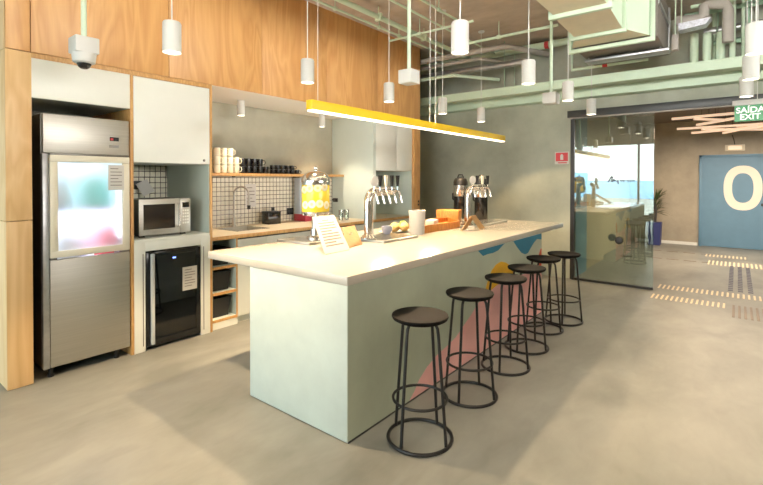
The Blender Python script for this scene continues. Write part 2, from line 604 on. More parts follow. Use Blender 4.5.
# potted plant in the corridor
pc = Vector((-1.53, 12.45, 0))
t = thing('potted_plant', 'spiky dark green plant in a square navy pot at the corridor end', 'plant', pc)
mb = MB(); mb.hexa([(pc.x - .12, pc.y - .12, 0), (pc.x + .12, pc.y - .12, 0), (pc.x + .12, pc.y + .12, 0), (pc.x - .12, pc.y + .12, 0)],
                   [(pc.x - .14, pc.y - .14, .54), (pc.x + .14, pc.y - .14, .54), (pc.x + .14, pc.y + .14, .54), (pc.x - .14, pc.y + .14, .54)])
obj('pot', mb, M['navy'], t)
mb = MB()
mb.tube([(pc.x, pc.y, .5), (pc.x + .02, pc.y, .8), (pc.x, pc.y, 1.0)], .03, 8)
obj('stem', mb, M['dimgrey'], t)
mb = MB()
for i in range(110):
    a = R_.uniform(0, 6.283); el = R_.uniform(-.35, 1.45); L = R_.uniform(.25, .5)
    o = Vector((pc.x, pc.y, R_.uniform(.72, 1.1)))
    d = Vector((math.cos(a) * math.cos(el), math.sin(a) * math.cos(el) * .7, math.sin(el)))
    sd = d.cross(Vector((0, 0, 1))).normalized() * .016
    p1 = o + d * L * .55; p2 = o + d * L + Vector((0, 0, -.10 * L))
    mb.add([o, p1 - sd, p2, p1 + sd], [[0, 1, 2, 3]])
obj('foliage', mb, M['leaf'], t)

# glimmering post behind the glass
pp = at(626, 256, z=0)
t = thing('steel_post', 'slim polished steel post standing on the corridor floor behind the glass', 'post', pp)
obj('tube', MB().tube([(pp.x, pp.y, .02), (pp.x, pp.y, .78)], .028, 16), M['chrome'], t)
obj('foot', MB().lathe([(.12, 0), (.12, .012), (.03, .03)], pp, 24), M['steel_dark'], t)

# stick light cluster
seg = [((672, 119), (734, 113.3), 2.60), ((694.5, 119), (723, 119.8), 2.56), ((697, 125), (736, 118), 2.60), ((677, 129), (763, 123.8), 2.56),
       ((692, 133), (763, 126.3), 2.52), ((702, 129.3), (763, 129.3), 2.54), ((723.5, 133), (757, 125.5), 2.50), ((737, 126), (790, 121), 2.58)]
P0 = at(725, 124, z=2.6)
t = thing('stick_chandelier', 'cluster of crossed pale glowing bars under the corridor ceiling', 'light', (P0.x, P0.y, 2.5))
for p, q, z in seg:
    a = at(*p, z=z); b = at(*q, z=z)
    if (b - a).length > 3.2: b = a + (b - a).normalized() * 3.2
    mb = MB(); mb.tube([a, b], .027, 4)
    obj('light_bar', mb, M['emit_bar'], t)
    c = (a + b) / 2
    obj('suspension_wire', MB().tube([c, (c.x, c.y, 2.93)], .003, 5), M['black'], t)

# ------------------------------------------------------------------ sliding glass leaf, header, sign on wall
gx0, gx1 = -1.965, at(653, 289.5, y=YB - .04).x
t = thing('sliding_glass_door', 'clear sliding glass door leaf hanging under the dark header', 'glass door', ((gx0 + gx1) / 2, YB - .04, 0))
obj('glass_pane', MB().box(gx0, gx1, YB - .046, YB - .036, .036, 2.484), M['glass_leaf'], t, flat=True)
obj('bottom_rail', MB().box(gx0, gx1, YB - .06, YB - .022, .004, .036), M['black'], t)
obj('stile', MB().box(gx0 - .03, gx0, YB - .065, YB - .02, .004, 2.5), M['black'], t)
for s_, pu in ((-1, (619, 240.5)), (1, (612, 237.5))):
    kn = at(*pu, y=YB - .041 + s_ * .04)
    mb = MB(); mb.lathe([(.012, 0), (.012, .02), (.05, .022), (.055, .04), (.045, .062), (.01, .066)], n=24)
    rot = Matrix.Rotation(math.radians(90 if s_ < 0 else -90), 4, 'X')
    mb.xf(Matrix.Translation((kn.x, YB - .041 + s_ * .006, kn.z)) @ rot)
    obj('knob', mb, M['black'], t)
mb = MB()
lp = [(608.2, 182.3), (610, 179), (611.5, 176.2), (612.6, 176.6), (611.2, 181.5), (612.5, 182), (613.4, 179.6), (614.6, 179.2), (614.3, 182), (615.6, 180), (616.6, 182), (617.8, 179.6), (618.2, 184)]
lq = [(620.4, 179.4), (621.2, 181.8), (622.6, 179.6), (623.6, 181.8), (624.8, 180.2), (623.2, 180.2)]
lr = [(627.2, 179.3), (628.2, 181.8), (629.4, 179.5), (630.4, 181.8), (631.8, 179.5), (632.6, 181.7), (634, 179.5), (634.4, 181.7)]
for L_ in (lp, lq, lr):
    mb.tube([at(u, v, y=YB - .0465) for u, v in L_], .009, 6)
obj('script_mark', mb, M['slate'], t, label='small slate script lettering on the pane')
hd = at(570.3, 111.5, y=YB - .1)
t = thing('door_header', 'long dark sliding door header track above the glass', 'header', (0, YB - .07, 2.5))
obj('track_box', MB().box(-2.06, 2.3, YB - .11, YB - .002, 2.50, 2.605, .004), M['charcoal'], t)
obj('track_lip', MB().box(-2.03, 2.3, YB - .075, YB - .01, 2.485, 2.50), M['greypipe'], t)
struct('trim_4', MB().box(-2.035, -1.995, YB - .018, YB + .15, 0, 2.485), M['black'])

a = at(555, 152, y=YB); b = at(569, 164, y=YB)
t = thing('fire_sign', 'small red and white safety sign on the concrete wall left of the glass', 'sign', ((a.x + b.x) / 2, YB - .005, b.z))
obj('plate', MB().box(a.x, b.x, YB - .006, YB, b.z, a.z), M['paper'], t)
obj('red_field', MB().box(a.x + .015, b.x - .015, YB - .008, YB - .006, b.z + .045, a.z - .015), M['red'], t)
cx, cz = (a.x + b.x) / 2, (a.z + b.z) / 2
mb = MB(); mb.box(cx - .022, cx + .022, YB - .010, YB - .008, cz - .03, cz + .045, .0); mb.box(cx - .012, cx + .012, YB - .010, YB - .008, cz + .045, cz + .06); 
obj('pictogram', mb, M['paper'], t)
obj('caption', MB().box(a.x + .05, b.x - .03, YB - .008, YB - .006, b.z + .012, b.z + .03), M['red'], t)

# EXIT sign
a = at(732.3, 101.3, y=6.5); b = at(765, 120, y=6.5); zb = at(733, 106.3, y=6.5).z; xr = b.x + .01
t = thing('exit_sign', 'hanging green SAIDA EXIT sign with a white top bar', 'sign', ((a.x + xr) / 2, 6.5, b.z))
obj('top_bar', MB().box(a.x, xr, 6.47, 6.53, zb, a.z, .004), M['lampw'], t)
obj('panel', MB().box(a.x + .02, xr - .005, 6.494, 6.506, b.z, zb), M['signgreen'], t)
cx = (a.x + xr) / 2 + .01
hh = zb - b.z
mb = text_mb('SAÍDA', hh * .50, (cx, 6.492, b.z + hh * .53), (1, 0, 0), (0, 0, 1), bold=.002)
m2 = text_mb('EXIT', hh * .50, (cx, 6.492, b.z + hh * .1), (1, 0, 0), (0, 0, 1), bold=.002)
mb.add(m2.v, m2.f)
obj('lettering', mb, M['signwhite'], t, flat=True)
ax = at(757.5, 90, y=6.5).x
obj('cord', MB().tube([(ax, 6.5, a.z - .01), (ax, 6.5, ZC)], .004, 6), M['lampw'], t)

# ================================================================== COUNTER
CX0, CX1, CYa, CYb = -3.262, -1.773, 1.92, 6.061
CZ, CT = .982, .055
BX0, BYb = -2.717, 5.235
t = thing('bar_counter', 'long mint bar counter base with a painted mural below the white top', 'counter', ((BX0 + CX1) / 2, 3.6, 0))
mb = MB()
bm_ = .03
mb.box(BX0, CX1 - .002, CYa + .002, BYb, 0.006, CZ - CT, .004)
obj('base', mb, M['base_front'], t)
obj('side_panel', MB().box(CX1 - .0019, CX1 - .0003, CYa + .006, BYb, .012, CZ - CT), M['base_side_shaded'], t, flat=True, label='long mint side with the mural, shade painted into its colour')
def yz(u, v):
    p = at(u, v, x=CX1); return (p.y, p.z)
def paint(name, pts, m, lift=.0006):
    mb = MB()
    mb.prism([(CX1 - .003, y, z) for y, z in pts], (.003 + lift, 0, 0))
    o = obj(name, mb, m, t, flat=True)
zt = CZ - CT - .001
pk = [(409.5, 401), (414, 392), (419, 380), (427, 367), (437, 355), (447, 346), (456, 337), (464, 325), (471, 315), (477, 305), (483, 297), (488, 289), (497, 284), (506, 280), (514, 275), (524, 274), (533, 272), (538, 267), (541, 262)]
pts = [yz(*p) for p in pk]
pts = [(max(p[0], 2.2), max(.012, min(p[1], zt))) for p in pts]
pts[-1] = (BYb - .001, pts[-1][1])
paint('pink_wave', pts + [(BYb - .001, .012)], M['pink'])
ye = [(484.5, 296), (486, 287), (488.5, 278), (492, 270), (496, 264.5), (501, 261.5), (506, 262.5), (510, 265.5), (513, 270), (516, 276), (506, 281), (497, 285)]
paint('yellow_hill', [yz(*p) for p in ye], M['yellow_p'], .0012)
b1 = [(483, 256), (488, 254), (493, 253), (498, 250.5), (504, 244)]
q = [yz(*p) for p in b1]
paint('blue_drip', [(q[0][0] - .1, zt)] + [(y, min(z, zt - .002)) for y, z in q[0:]] + [(q[-1][0] + .03, zt)], M['blue_p'])
b2 = [(513.5, 241.5), (517, 247), (521.5, 252.8), (525, 254.3), (528, 253), (531, 247.5), (534, 242.5), (537, 239), (540.5, 239.8)]
q = [yz(*p) for p in b2]
paint('blue_drip', [(q[0][0] - .05, zt)] + [(y, min(z, zt - .002)) for y, z in q[:-1]] + [(BYb - .001, q[-1][1]), (BYb - .001, zt)], M['blue_p'])
paint('red_patch', [(BYb - .13, .56), (BYb - .1, .68), (BYb - .03, .75), (BYb - .001, .75), (BYb - .001, .55)], M['red_p'], .0012)
obj('plinth_line', MB().box(CX1 - .0015, CX1 + .0012, CYa + .01, BYb, 0, .011), M['charcoal'], t)
mb = MB(); mb.box(CX0, CX1, CYa, CYb, CZ - CT, CZ, .004)
tag(obj('countertop', mb, M['slab']), 'long glossy white stone countertop on the mint bar base', 'countertop')

# ================================================================== STOOLS
def make_stool(loc):
    t = thing('bar_stool', '', 'stool', loc, 'black round bar stools at the counter')
    x, y, _ = loc
    obj('seat', MB().lathe([(.02, .712), (.145, .712), (.164, .722), (.170, .735), (.168, .743), (.155, .744), (.10, .737), (.01, .734)], loc, 48), M['seat'], t)
    obj('base_ring', MB().ring((x, y, .011), .19, .0105, 48), M['black'], t)
    obj('footrest_ring', MB().ring((x, y, .245), .161, .0085, 44), M['black'], t)
    obj('under_ring', MB().ring((x, y, .705), .095, .007, 32), M['black'], t)
    for k in range(4):
        a = math.radians(-2 + 90 * k)
        c, s_ = math.cos(a), math.sin(a)
        pr = [(.184, .012), (.165, .245), (.130, .645), (.124, .682), (.112, .702), (.092, .708), (.06, .709)]
        obj('leg', MB().tube([(x + r * c, y + r * s_, z) for r, z in pr], .0095, 10), M['black'], t)
    return t
st_lab = ['black round-seated bar stool nearest the camera at the counter corner',
          'second black bar stool from the camera along the mural side',
          'third black bar stool from the camera, in front of the pink mural',
          'fourth black bar stool from the camera along the mural side',
          'fifth black bar stool from the camera, second from the far end',
          'farthest black bar stool, last in the row beside the glass door']
spots = [(420, 436.5), (471, 393.5), (507, 366), (527, 345), (543, 326.5), (564, 319)]
seats = [(420, 314), (468, 292), (504, 276.5), (526, 267.5), (543.6, 258.5), (563.4, 253.6)]
st0 = None
for i, (p, q) in enumerate(zip(spots, seats)):
    a = at(*p, z=.01); b = at(*q, z=.744)
    loc = Vector(((a.x + b.x) / 2, (a.y + b.y) / 2, 0))
    if st0 is None:
        st0 = make_stool(loc); s_ = st0
    else:
        s_ = copy_tree(st0); s_.location = loc
        s_.rotation_euler.z = R_.uniform(-.25, .25)
    s_['label'] = st_lab[i]
s_ = copy_tree(st0)
lft = at(245.6, 368, z=.011)
s_.location = (lft.x + .16 * Rv.x * 1.25, lft.y + .16 * Rv.y * 1.25 + .06, 0)
s_['label'] = 'black bar stool mostly hidden behind the mint counter end'

# ================================================================== PENDANTS
ZP = 2.40
def make_pendant(loc):
    t = thing('pendant_light', '', 'pendant light', loc, 'white cylinder pendant lights')
    x, y, z = loc
    r = .059
    obj('shade', MB().lathe([(r * .86, .012), (r, 0), (r, .195), (r - .006, .207), (.012, .213), (.006, .222)], loc, 40), M['lampw'], t)
    obj('diffuser', MB().lathe([(.01, .004), (r * .84, .004), (r * .84, .012), (.01, .012)], loc, 32), M['emit'], t)
    obj('cord', MB().tube([(x, y, z + .215), (x, y, ZC - .02)], .0045, 8), M['lampw'], t)
    obj('ceiling_rose', MB().lathe([(.04, 0), (.045, .004), (.045, .02)], (x, y, ZC - .02), 20), M['lampw'], t)
    return t
pend = [('A', -2.993, 1.505, 'right of the security camera, nearest of the plywood row'),
        ('B', -2.981, 2.713, 'over the yellow lamp end, second of the plywood row'),
        ('C', -3.006, 3.930, 'above the yellow lamp, third of the plywood row'),
        ('F', -3.008, 5.078, 'fourth of the plywood row, against concrete'),
        ('G', -2.977, 6.135, 'farthest of the plywood row, small against concrete'),
        ('D', -1.467, 2.703, 'large in the top centre, nearest of the middle row'),
        ('E', -1.462, 3.955, 'second of the middle row, left of the green air duct'),
        ('H', -1.441, 5.073, 'third of the middle row, below the green air duct'),
        ('I', -1.504, 6.330, 'farthest of the middle row, before the dark door header'),
        ('J', .095, 3.960, 'cut by the right picture edge, nearest of the right row'),
        ('K', .086, 4.95, 'second of the right row, above the exit sign'),
        ('L', .069, 5.95, 'lowest of the right row, directly over the exit sign')]
p0 = None
for n, x, y, lab in pend:
    loc = Vector((x, y, ZP))
    if p0 is None:
        p0 = make_pendant(loc); o = p0
    else:
        o = copy_tree(p0); o.location = loc
    o['label'] = 'white cylinder pendant ' + lab
# spotlights fixed under the niche ceiling
def make_down(loc):
    t = thing('ceiling_spotlight', '', 'spotlight', loc, 'white cylinder spotlights under the kitchen soffit')
    h = ZK - loc[2]
    obj('shade', MB().lathe([(.038, .008), (.045, 0), (.045, h)], loc, 32), M['lampw'], t)
    obj('diffuser', MB().lathe([(.005, .004), (.037, .004), (.037, .01), (.005, .01)], loc, 24), M['emit'], t)
    return t
n1 = at(241, 117, z=2.3); n1.z = 2.315
d0 = make_down(n1); d0['label'] = 'white cylinder spotlight under the soffit above the sink'
d1 = copy_tree(d0); n2 = at(322, 128, z=2.3); d1.location = (n2.x, n2.y, 2.315); d1['label'] = 'white cylinder spotlight under the soffit behind the yellow lamp end'

# yellow linear lamp
LX = -2.5
ya, yb = at(306, 105, x=LX).y + .03, at(503, 140, x=LX).y
lz1, lz0 = 2.142, 2.058
t = thing('linear_pendant', 'long yellow linear pendant lamp hanging over the counter', 'pendant light', (LX, (ya + yb) / 2, lz0))
obj('housing', MB().box(LX - .032, LX + .032, ya, yb, lz0 + .012, lz1, .003), M['yellow'], t)
obj('diffuser', MB().box(LX - .028, LX + .028, ya + .01, yb - .01, lz0, lz0 + .013), M['emit_strip'], t)
yy1 = at(430, 100, x=LX).y; yy2 = at(435.5, 100, x=LX).y
for y, r in ((ya + .09, .0022), (yy1, .005), (yy2, .005)):
    obj('suspension_cable', MB().tube([(LX, y, lz1), (LX, y, ZC)], r, 6), M['lampw'], t)

# white boxes on green drop rods
def drop_box(u, v0, v1, w, label, cat, dome=False, name='ceiling_box'):
    c = at(u, v1, z=2.4)
    D = c.x * Fv.x + c.y * Fv.y
    hw = w * D / FPX / 2 / 1.15
    z1 = 2.4 + (v1 - v0) * D / FPX
    t = thing(name, label, cat, (c.x, c.y, 2.4))
    obj('housing', MB().box(c.x - hw, c.x + hw, c.y - hw, c.y + hw, 2.4, z1, .006), M['lampw'], t)
    obj('ceiling_plate', MB().box(c.x - .05, c.x + .05, c.y - .05, c.y + .05, ZC - .012, ZC), M['green'], t)
    obj('drop_rod', MB().tube([(c.x, c.y, z1 - .005), (c.x, c.y, ZC)], .017, 12), M['green'], t)
    if dome:
        obj('collar', MB().lathe([(.05, -.068), (.066, -.06), (.074, 0)], (c.x, c.y, 2.402), 32), M['lampw'], t)
        obj('dome', MB().lathe([(.004, -.105), (.02, -.102), (.034, -.092), (.043, -.075), (.045, -.06)], (c.x, c.y, 2.402), 28), M['blackgloss'], t, label='dark glossy camera dome')
        bpy.data.objects
    return t
drop_box(84, 38.5, 54, 24, 'white dome security camera on a green rod before the plywood', 'security camera', True, 'security_camera')
drop_box(409, 70.5, 84, 18, 'white junction box on a green rod above the yellow lamp', 'junction box', name='junction_box')
drop_box(551, 93, 104, 15, 'white junction box on a green rod below the air duct', 'junction box', name='junction_box')

# ================================================================== KITCHEN UNITS
# fridge recess
t = thing('bulkhead_panel', 'pale blank cabinet panel above the steel fridge', 'cabinet', (XW - .4, 1.37, 2.165))
obj('front_panel', MB().box(XW - .03, XW - .004, 1.0202, 1.7198, 2.165, 2.4618, .001), M['white'], t)
obj('underside', MB().box(XB + .01, XW - .031, 1.022, 1.718, 2.165, 2.18), M['mint'], t)

# fridge
fx, fy0, fy1 = XW - .005, 1.085, 1.712
t = thing('upright_fridge', 'tall brushed steel upright fridge with an upper glass door', 'fridge', (fx - .35, (fy0 + fy1) / 2, 0))
obj('body', MB().box(fx - .72, fx - .70, fy0, fy1, .08, 2.055).box(fx - .70, fx - .045, fy0, fy0 + .03, .08, 2.055).box(fx - .70, fx - .045, fy1 - .03, fy1, .08, 2.055)
    .box(fx - .70, fx - .045, fy0 + .03, fy1 - .03, .08, .86).box(fx - .70, fx - .045, fy0 + .03, fy1 - .03, 1.745, 2.055), M['steel_dark'], t)
obj('liner', MB().box(fx - .69, fx - .68, fy0 + .03, fy1 - .03, .86, 1.745).box(fx - .68, fx - .05, fy0 + .031, fy0 + .036, .861, 1.744).box(fx - .68, fx - .05, fy1 - .036, fy1 - .031, .861, 1.744)
    .box(fx - .68, fx - .05, fy0 + .036, fy1 - .036, .861, .866), M['fridge_in'], t)
hp = obj('head_panel', MB().box(fx - .044, fx, fy0 + .005, fy1, 1.752, 2.055, .006), M['steel'], t)
obj('display', MB().box(fx, fx + .003, fy1 - .155, fy1 - .085, 1.872, 1.905), M['blackgloss'], hp)
obj('display_light', MB().box(fx + .003, fx + .004, fy1 - .15, fy1 - .128, 1.878, 1.898), M['red'], hp)
obj('name_plate', MB().box(fx, fx + .002, fy1 - .16, fy1 - .085, 1.815, 1.838), M['steel_dark'], hp)
dr = obj('glass_door', MB().box(fx - .04, fx + .012, fy0 + .045, fy1 - .002, .935, .985, .003).box(fx - .04, fx + .012, fy0 + .045, fy1 - .002, 1.685, 1.738, .003)
         .box(fx - .04, fx + .012, fy0 + .045, fy0 + .098, .9851, 1.6849, .003).box(fx - .04, fx + .012, fy1 - .058, fy1 - .002, .9851, 1.6849, .003), M['cream'], t)
obj('pane', MB().box(fx - .006, fx, fy0 + .098, fy1 - .058, .985, 1.685), M['frost'], dr, flat=True)
obj('door_edge', MB().box(fx - .05, fx + .006, fy0 - .002, fy0 + .04, .08, 1.745, .004), M['galv'], t)
obj('hinge', MB().box(fx - .04, fx + .01, fy1 - .07, fy1 - .004, .918, .934, .002), M['steel_dark'], t)
obj('hinge', MB().box(fx - .04, fx + .01, fy0 + .045, fy0 + .09, .918, .934, .002), M['steel_dark'], t)
obj('door_seal', MB().box(fx - .04, fx + .008, fy0 + .045, fy1 - .004, 1.739, 1.751, .002), M['steel_dark'], t)
obj('lower_door', MB().box(fx - .044, fx + .004, fy0 + .044, fy1, .082, .917, .006), M['steel'], t)
shf = obj('shelf', MB().box(fx - .66, fx - .06, fy0 + .037, fy1 - .037, 1.30, 1.312), M['fridge_in'], t)
obj('interior_light', MB().box(fx - .05, fx - .035, fy1 - .075, fy1 - .065, 1.05, 1.66), mat('fridge strip', (240, 246, 255), .5, emit=(235, 244, 255), estr=5), t)
for yy, xx in ((1.145, fx - .05), (1.62, fx - .05), (1.145, fx - .6), (1.62, fx - .6)):
    obj('foot', MB().lathe([(.022, 0), (.022, .03), (.018, .034), (.018, .09)], (xx, yy, 0), 16), M['black'], t)
# note on the glass
def sheet(name, label, x, y0, y1, z0, z1, lines, parent=None, cat='notice'):
    mb = MB(); mb.box(x, x + .0015, y0, y1, z0, z1)
    r = thing(name, label, cat, (x, (y0 + y1) / 2, z0))
    obj('paper', mb, M['paper'], r, flat=True)
    mb = MB()
    n = lines
    for k in range(n):
        z = z1 - (z1 - z0) * (k + 1.2) / (n + 1.6)
        w = (y1 - y0) * (.72 if k % 3 else .5)
        mb.box(x + .0015, x + .0022, y0 + (y1 - y0) * .14, y0 + (y1 - y0) * .14 + w, z, z + (z1 - z0) * .03)
    obj('print', mb, M['print'], r, flat=True)
    return r
na = at(108, 165, x=fx + .012); nb = at(124, 190, x=fx + .012)
sheet('notice', 'white printed note taped inside the top right of the fridge glass', fx + .012, na.y, nb.y, nb.z, na.z, 6)
# things behind the frosted glass
def bag(name, label, y, z, x, ry, rz, m, cat='bag'):
    mb = MB(); prof = [(.3, 0), (.9, .06), (1.0, .35), (.92, .7), (.6, .92), (.15, 1.0)]
    mb.lathe(prof, n=24)
    for v in mb.v:
        w = 1 + .1 * math.sin(5 * math.atan2(v.y, v.x) + y * 9) * (1 - v.z)
        v.x = x + v.x * .16 * w; v.y = y + v.y * ry * w; v.z = z + v.z * rz
    tag(obj(name, mb, m), label, cat, 'things inside the fridge')
bag('carrier_bag', 'blurred white bag at lower left inside the fridge', 1.30, .867, fx - .24, .115, .28, M['bagw'])
bag('carrier_bag', 'blurred white bag at left on the upper fridge shelf', 1.24, 1.313, fx - .24, .085, .26, M['bagw'])
bag('carrier_bag', 'blurred lilac bag in the lower middle of the fridge', 1.45, .867, fx - .48, .09, .36, M['bagl'])
tag(obj('food_pack', MB().box(fx - .3, fx - .12, 1.40, 1.60, 1.313, 1.56, .02), M['teal']), 'blurred teal pack on the upper fridge shelf', 'food pack', 'things inside the fridge')
tag(obj('food_pack', MB().box(fx - .3, fx - .12, 1.53, 1.64, .867, 1.14, .02), M['redpack']), 'blurred red pack at lower right inside the fridge', 'food pack', 'things inside the fridge')

# tall unit with microwave and wine fridge
t = thing('tall_cabinet', 'tall white cabinet housing the microwave and the small black fridge', 'cabinet', (XW - .4, 2.11, 0))
for y0, y1 in ((1.72, 1.745), (2.475, 2.50)):
    obj('side_panel', MB().box(XB + .005, XW, y0, y1, 0, 2.461, .001), M['oak'], t)
obj('inner_lining', MB().box(XB + .01, XW - .012, 2.468, 2.4745, .0, 2.46).box(XB + .01, XW - .012, 1.7455, 1.75, 0, 2.46), M['mint'], t)
dd = obj('door', MB().box(XW - .022, XW, 1.748, 2.472, 1.70, 2.458, .002), M['white'], t)
lk = at(204, 160.5, x=XW)
mb = MB(); mb.lathe([(.013, 0), (.013, .004), (.008, .007)], n=20); mb.xf(Matrix.Translation((XW, lk.y, lk.z)) @ Matrix.Rotation(math.radians(90), 4, 'Y'))
obj('lock', mb, M['steel_dark'], dd)
obj('upper_carcass', MB().box(XB + .01, XW - .023, 1.751, 2.467, 1.70, 1.715), M['white'], t)
obj('shelf', MB().box(XB + .01, XW + .004, 1.751, 2.467, .985, 1.008, .001), M['white'], t)
obj('face_frame', MB().box(XW - .02, XW, 1.746, 1.842, 0, .984, .001).box(XW - .02, XW, 2.374, 2.474, 0, .984, .001).box(XW - .02, XW, 1.8421, 2.3739, .90, .984, .001), M['white'], t)
obj('slot', MB().box(XW - .001, XW + .0008, 1.818, 1.826, .05, .88).box(XW - .001, XW + .0008, 2.40, 2.408, .05, .88), M['print'], t)

# small black fridge
x = XW + .006
t = thing('wine_fridge', 'small black glass-fronted fridge built under the microwave', 'fridge', (XW - .3, 2.11, 0))
y0, y1 = 1.85, 2.366
obj('body', MB().box(XW - .60, XW - .58, y0, y1, .02, .89).box(XW - .58, XW - .04, y0, y0 + .02, .02, .89).box(XW - .58, XW - .04, y1 - .02, y1, .02, .89).box(XW - .58, XW - .04, y0 + .02, y1 - .02, .02, .10).box(XW - .58, XW - .04, y0 + .02, y1 - .02, .87, .89), M['blackgloss'], t)
dr = obj('door', MB().box(x - .035, x, y0, y0 + .075, .03, .885, .002).box(x - .035, x, y1 - .045, y1, .03, .885, .002).box(x - .035, x, y0 + .0751, y1 - .0451, .03, .10, .002).box(x - .035, x, y0 + .0751, y1 - .0451, .845, .885, .002), M['blackgloss'], t)
obj('pane', MB().box(x - .012, x - .006, y0 + .075, y1 - .045, .10, .845), M['dark_glass'], dr, flat=True)
obj('handle', MB().box(x + .004, x + .03, y0 + .028, y0 + .062, .05, .875, .008), M['silver'], dr)
obj('led', MB().box(x - .004, x - .002, 2.09, 2.12, .805, .818), M['led'], dr)
for z in (.36, .58):
    mb = MB()
    for k in range(9):
        yy = y0 + .03 + k * (y1 - y0 - .06) / 8
        mb.tube([(XW - .55, yy, z), (XW - .07, yy, z)], .003, 5)
    mb.tube([(XW - .07, y0 + .02, z), (XW - .07, y1 - .02, z)], .005, 6)
    obj('wire_shelf', mb, M['steel_dark'], t)
for k, (yy, lab) in enumerate(((1.955, 'blue and white carton left on the shelf of the small black fridge'), (2.13, 'blue and white carton right on the shelf of the small black fridge'))):
    mb = MB(); mb.box(XW - .2, XW - .12, yy, yy + .075, .366, .52, .004)
    mb.prism([(XW - .2, yy, .52), (XW - .12, yy, .52), (XW - .16, yy, .56)], (0, .075, 0))
    tag(obj('milk_carton', mb, M['milk']), lab, 'carton', 'cartons in the small black fridge')
na = at(182.5, 267.5, x=x); nb = at(197, 288, x=x)
sheet('notice', 'white printed note stuck on the small black fridge', x, na.y, nb.y, nb.z, na.z, 7)

# microwave
mx = XW - .1
ma = at(140, 199.5, x=mx); mbb = at(191, 233, x=mx)
z0, z1 = 1.008, ma.z
my0, my1 = ma.y - .01, at(190.5, 215, x=mx).y
t = thing('microwave', 'steel microwave oven with a dark window in the tall cabinet', 'microwave', (mx - .2, (my0 + my1) / 2, z0))
obj('body', MB().box(mx - .36, mx - .02, my0, my1, z0 + .02, z1, .005), M['steel_dark'], t)
fw = my1 - my0
zf0, zf1 = z0 + .02, z1
dr = obj('door', MB().box(mx - .02, mx, my0, my0 + fw * .78, zf0, zf1, .004), M['steel'], t)
obj('window', MB().box(mx, mx + .002, my0 + fw * .08, my0 + fw * .68, zf0 + .055, zf1 - .05), M['blackgloss'], dr)
obj('handle', MB().tube([(mx, my0 + fw * .735, zf0 + .06), (mx + .03, my0 + fw * .735, zf0 + .07), (mx + .03, my0 + fw * .735, zf1 - .06), (mx, my0 + fw * .735, zf1 - .05)], .009, 10), M['chrome'], dr)
cp = obj('control_panel', MB().box(mx - .02, mx, my0 + fw * .785, my1, zf0, zf1, .004), M['steel'], t)
obj('display', MB().box(mx, mx + .002, my0 + fw * .83, my1 - fw * .03, zf1 - .09, zf1 - .04), M['blackgloss'], cp)
mb = MB()
for r in range(5):
    for c in range(3):
        yy = my0 + fw * (.835 + .045 * c); zz = zf1 - .13 - r * .03
        mb.box(mx, mx + .003, yy, yy + fw * .032, zz, zz + .018)
obj('button_grid', mb, M['white'], cp)
obj('foot', MB().box(mx - .34, mx - .3, my0 + .03, my0 + .07, z0, z0 + .021).box(mx - .34, mx - .3, my1 - .07, my1 - .03, z0, z0 + .021).box(mx - .08, mx - .04, my0 + .03, my0 + .07, z0, z0 + .021).box(mx - .08, mx - .04, my1 - .07, my1 - .03, z0, z0 + .021), M['black'], t)
# instruction card tied behind the microwave
ca = at(146, 186, x=XB + .06)
mb = MB(); mb.box(-.06, .06, -.001, .001, 0, .15)
mb.xf(Matrix.Translation((XB + .12, 2.22, z1 + .001)) @ Matrix.Rotation(math.radians(75), 4, 'Z') @ Matrix.Rotation(math.radians(-28), 4, 'Y') @ Matrix.Rotation(math.radians(-12), 4, 'X'))
mn = min(v.z for v in mb.v)
for v in mb.v: v.z += z1 - mn + .001
tag(obj('instruction_card', mb, M['paper']), 'tilted white card standing on top of the microwave', 'card')
oy = at(138, 186, x=XB + .004)
t = thing('power_socket', 'black power socket on the tiles beside the microwave card', 'socket', (XB + .008, oy.y, oy.z - .03))
obj('plate', MB().box(XB + .004, XB + .014, oy.y - .05, oy.y + .04, oy.z - .035, oy.z + .055, .003), M['black'], t)
obj('plug', MB().box(XB + .014, XB + .05, oy.y - .03, oy.y + .01, oy.z - .02, oy.z + .02, .006), M['dimgrey'], t)

# ------------------------------------------------------------------ sink run
WZ = .955
fxk = XW - .03   # face of base units
t = thing('worktop', 'beige worktop with a wooden front edge along the tiled wall', 'worktop', ((XB + XW) / 2, 3.8, .918))
SX0, SX1, SY0, SY1 = -4.88, -4.45, 2.98, 3.42
mb = MB()
mb.box(XB + .005, XW - .038, 2.501, SY0, .918, WZ).box(XB + .005, XW - .038, SY1, 6.118, .918, WZ).box(XB + .005, SX0, SY0, SY1, .918, WZ).box(SX1, XW - .038, SY0, SY1, .918, WZ)
obj('top', mb, mat('beige worktop', (232, 218, 190), .35, var=.04, scale=5), t)
obj('front_edge', MB().box(XW - .038, XW - .02, 2.501, 6.118, .918, WZ + .0005, .001), M['oak'], t)
# sink
t = thing('sink', 'steel sink bowl let into the beige worktop', 'sink', ((SX0 + SX1) / 2, (SY0 + SY1) / 2, .78))
mb = MB()
mb.box(SX0 - .012, SX1 + .012, SY0 - .012, SY0 + .006, WZ, WZ + .003).box(SX0 - .012, SX1 + .012, SY1 - .006, SY1 + .012, WZ, WZ + .003).box(SX0 - .012, SX0 + .006, SY0, SY1, WZ, WZ + .003).box(SX1 - .006, SX1 + .012, SY0, SY1, WZ, WZ + .003)
obj('rim', mb, M['chrome'], t)
mb = MB(); i_ = .006
a_ = [(SX0 + i_, SY0 + i_, WZ), (SX1 - i_, SY0 + i_, WZ), (SX1 - i_, SY1 - i_, WZ), (SX0 + i_, SY1 - i_, WZ)]
b_ = [(SX0 + .04, SY0 + .04, .79), (SX1 - .04, SY0 + .04, .79), (SX1 - .04, SY1 - .04, .79), (SX0 + .04, SY1 - .04, .79)]
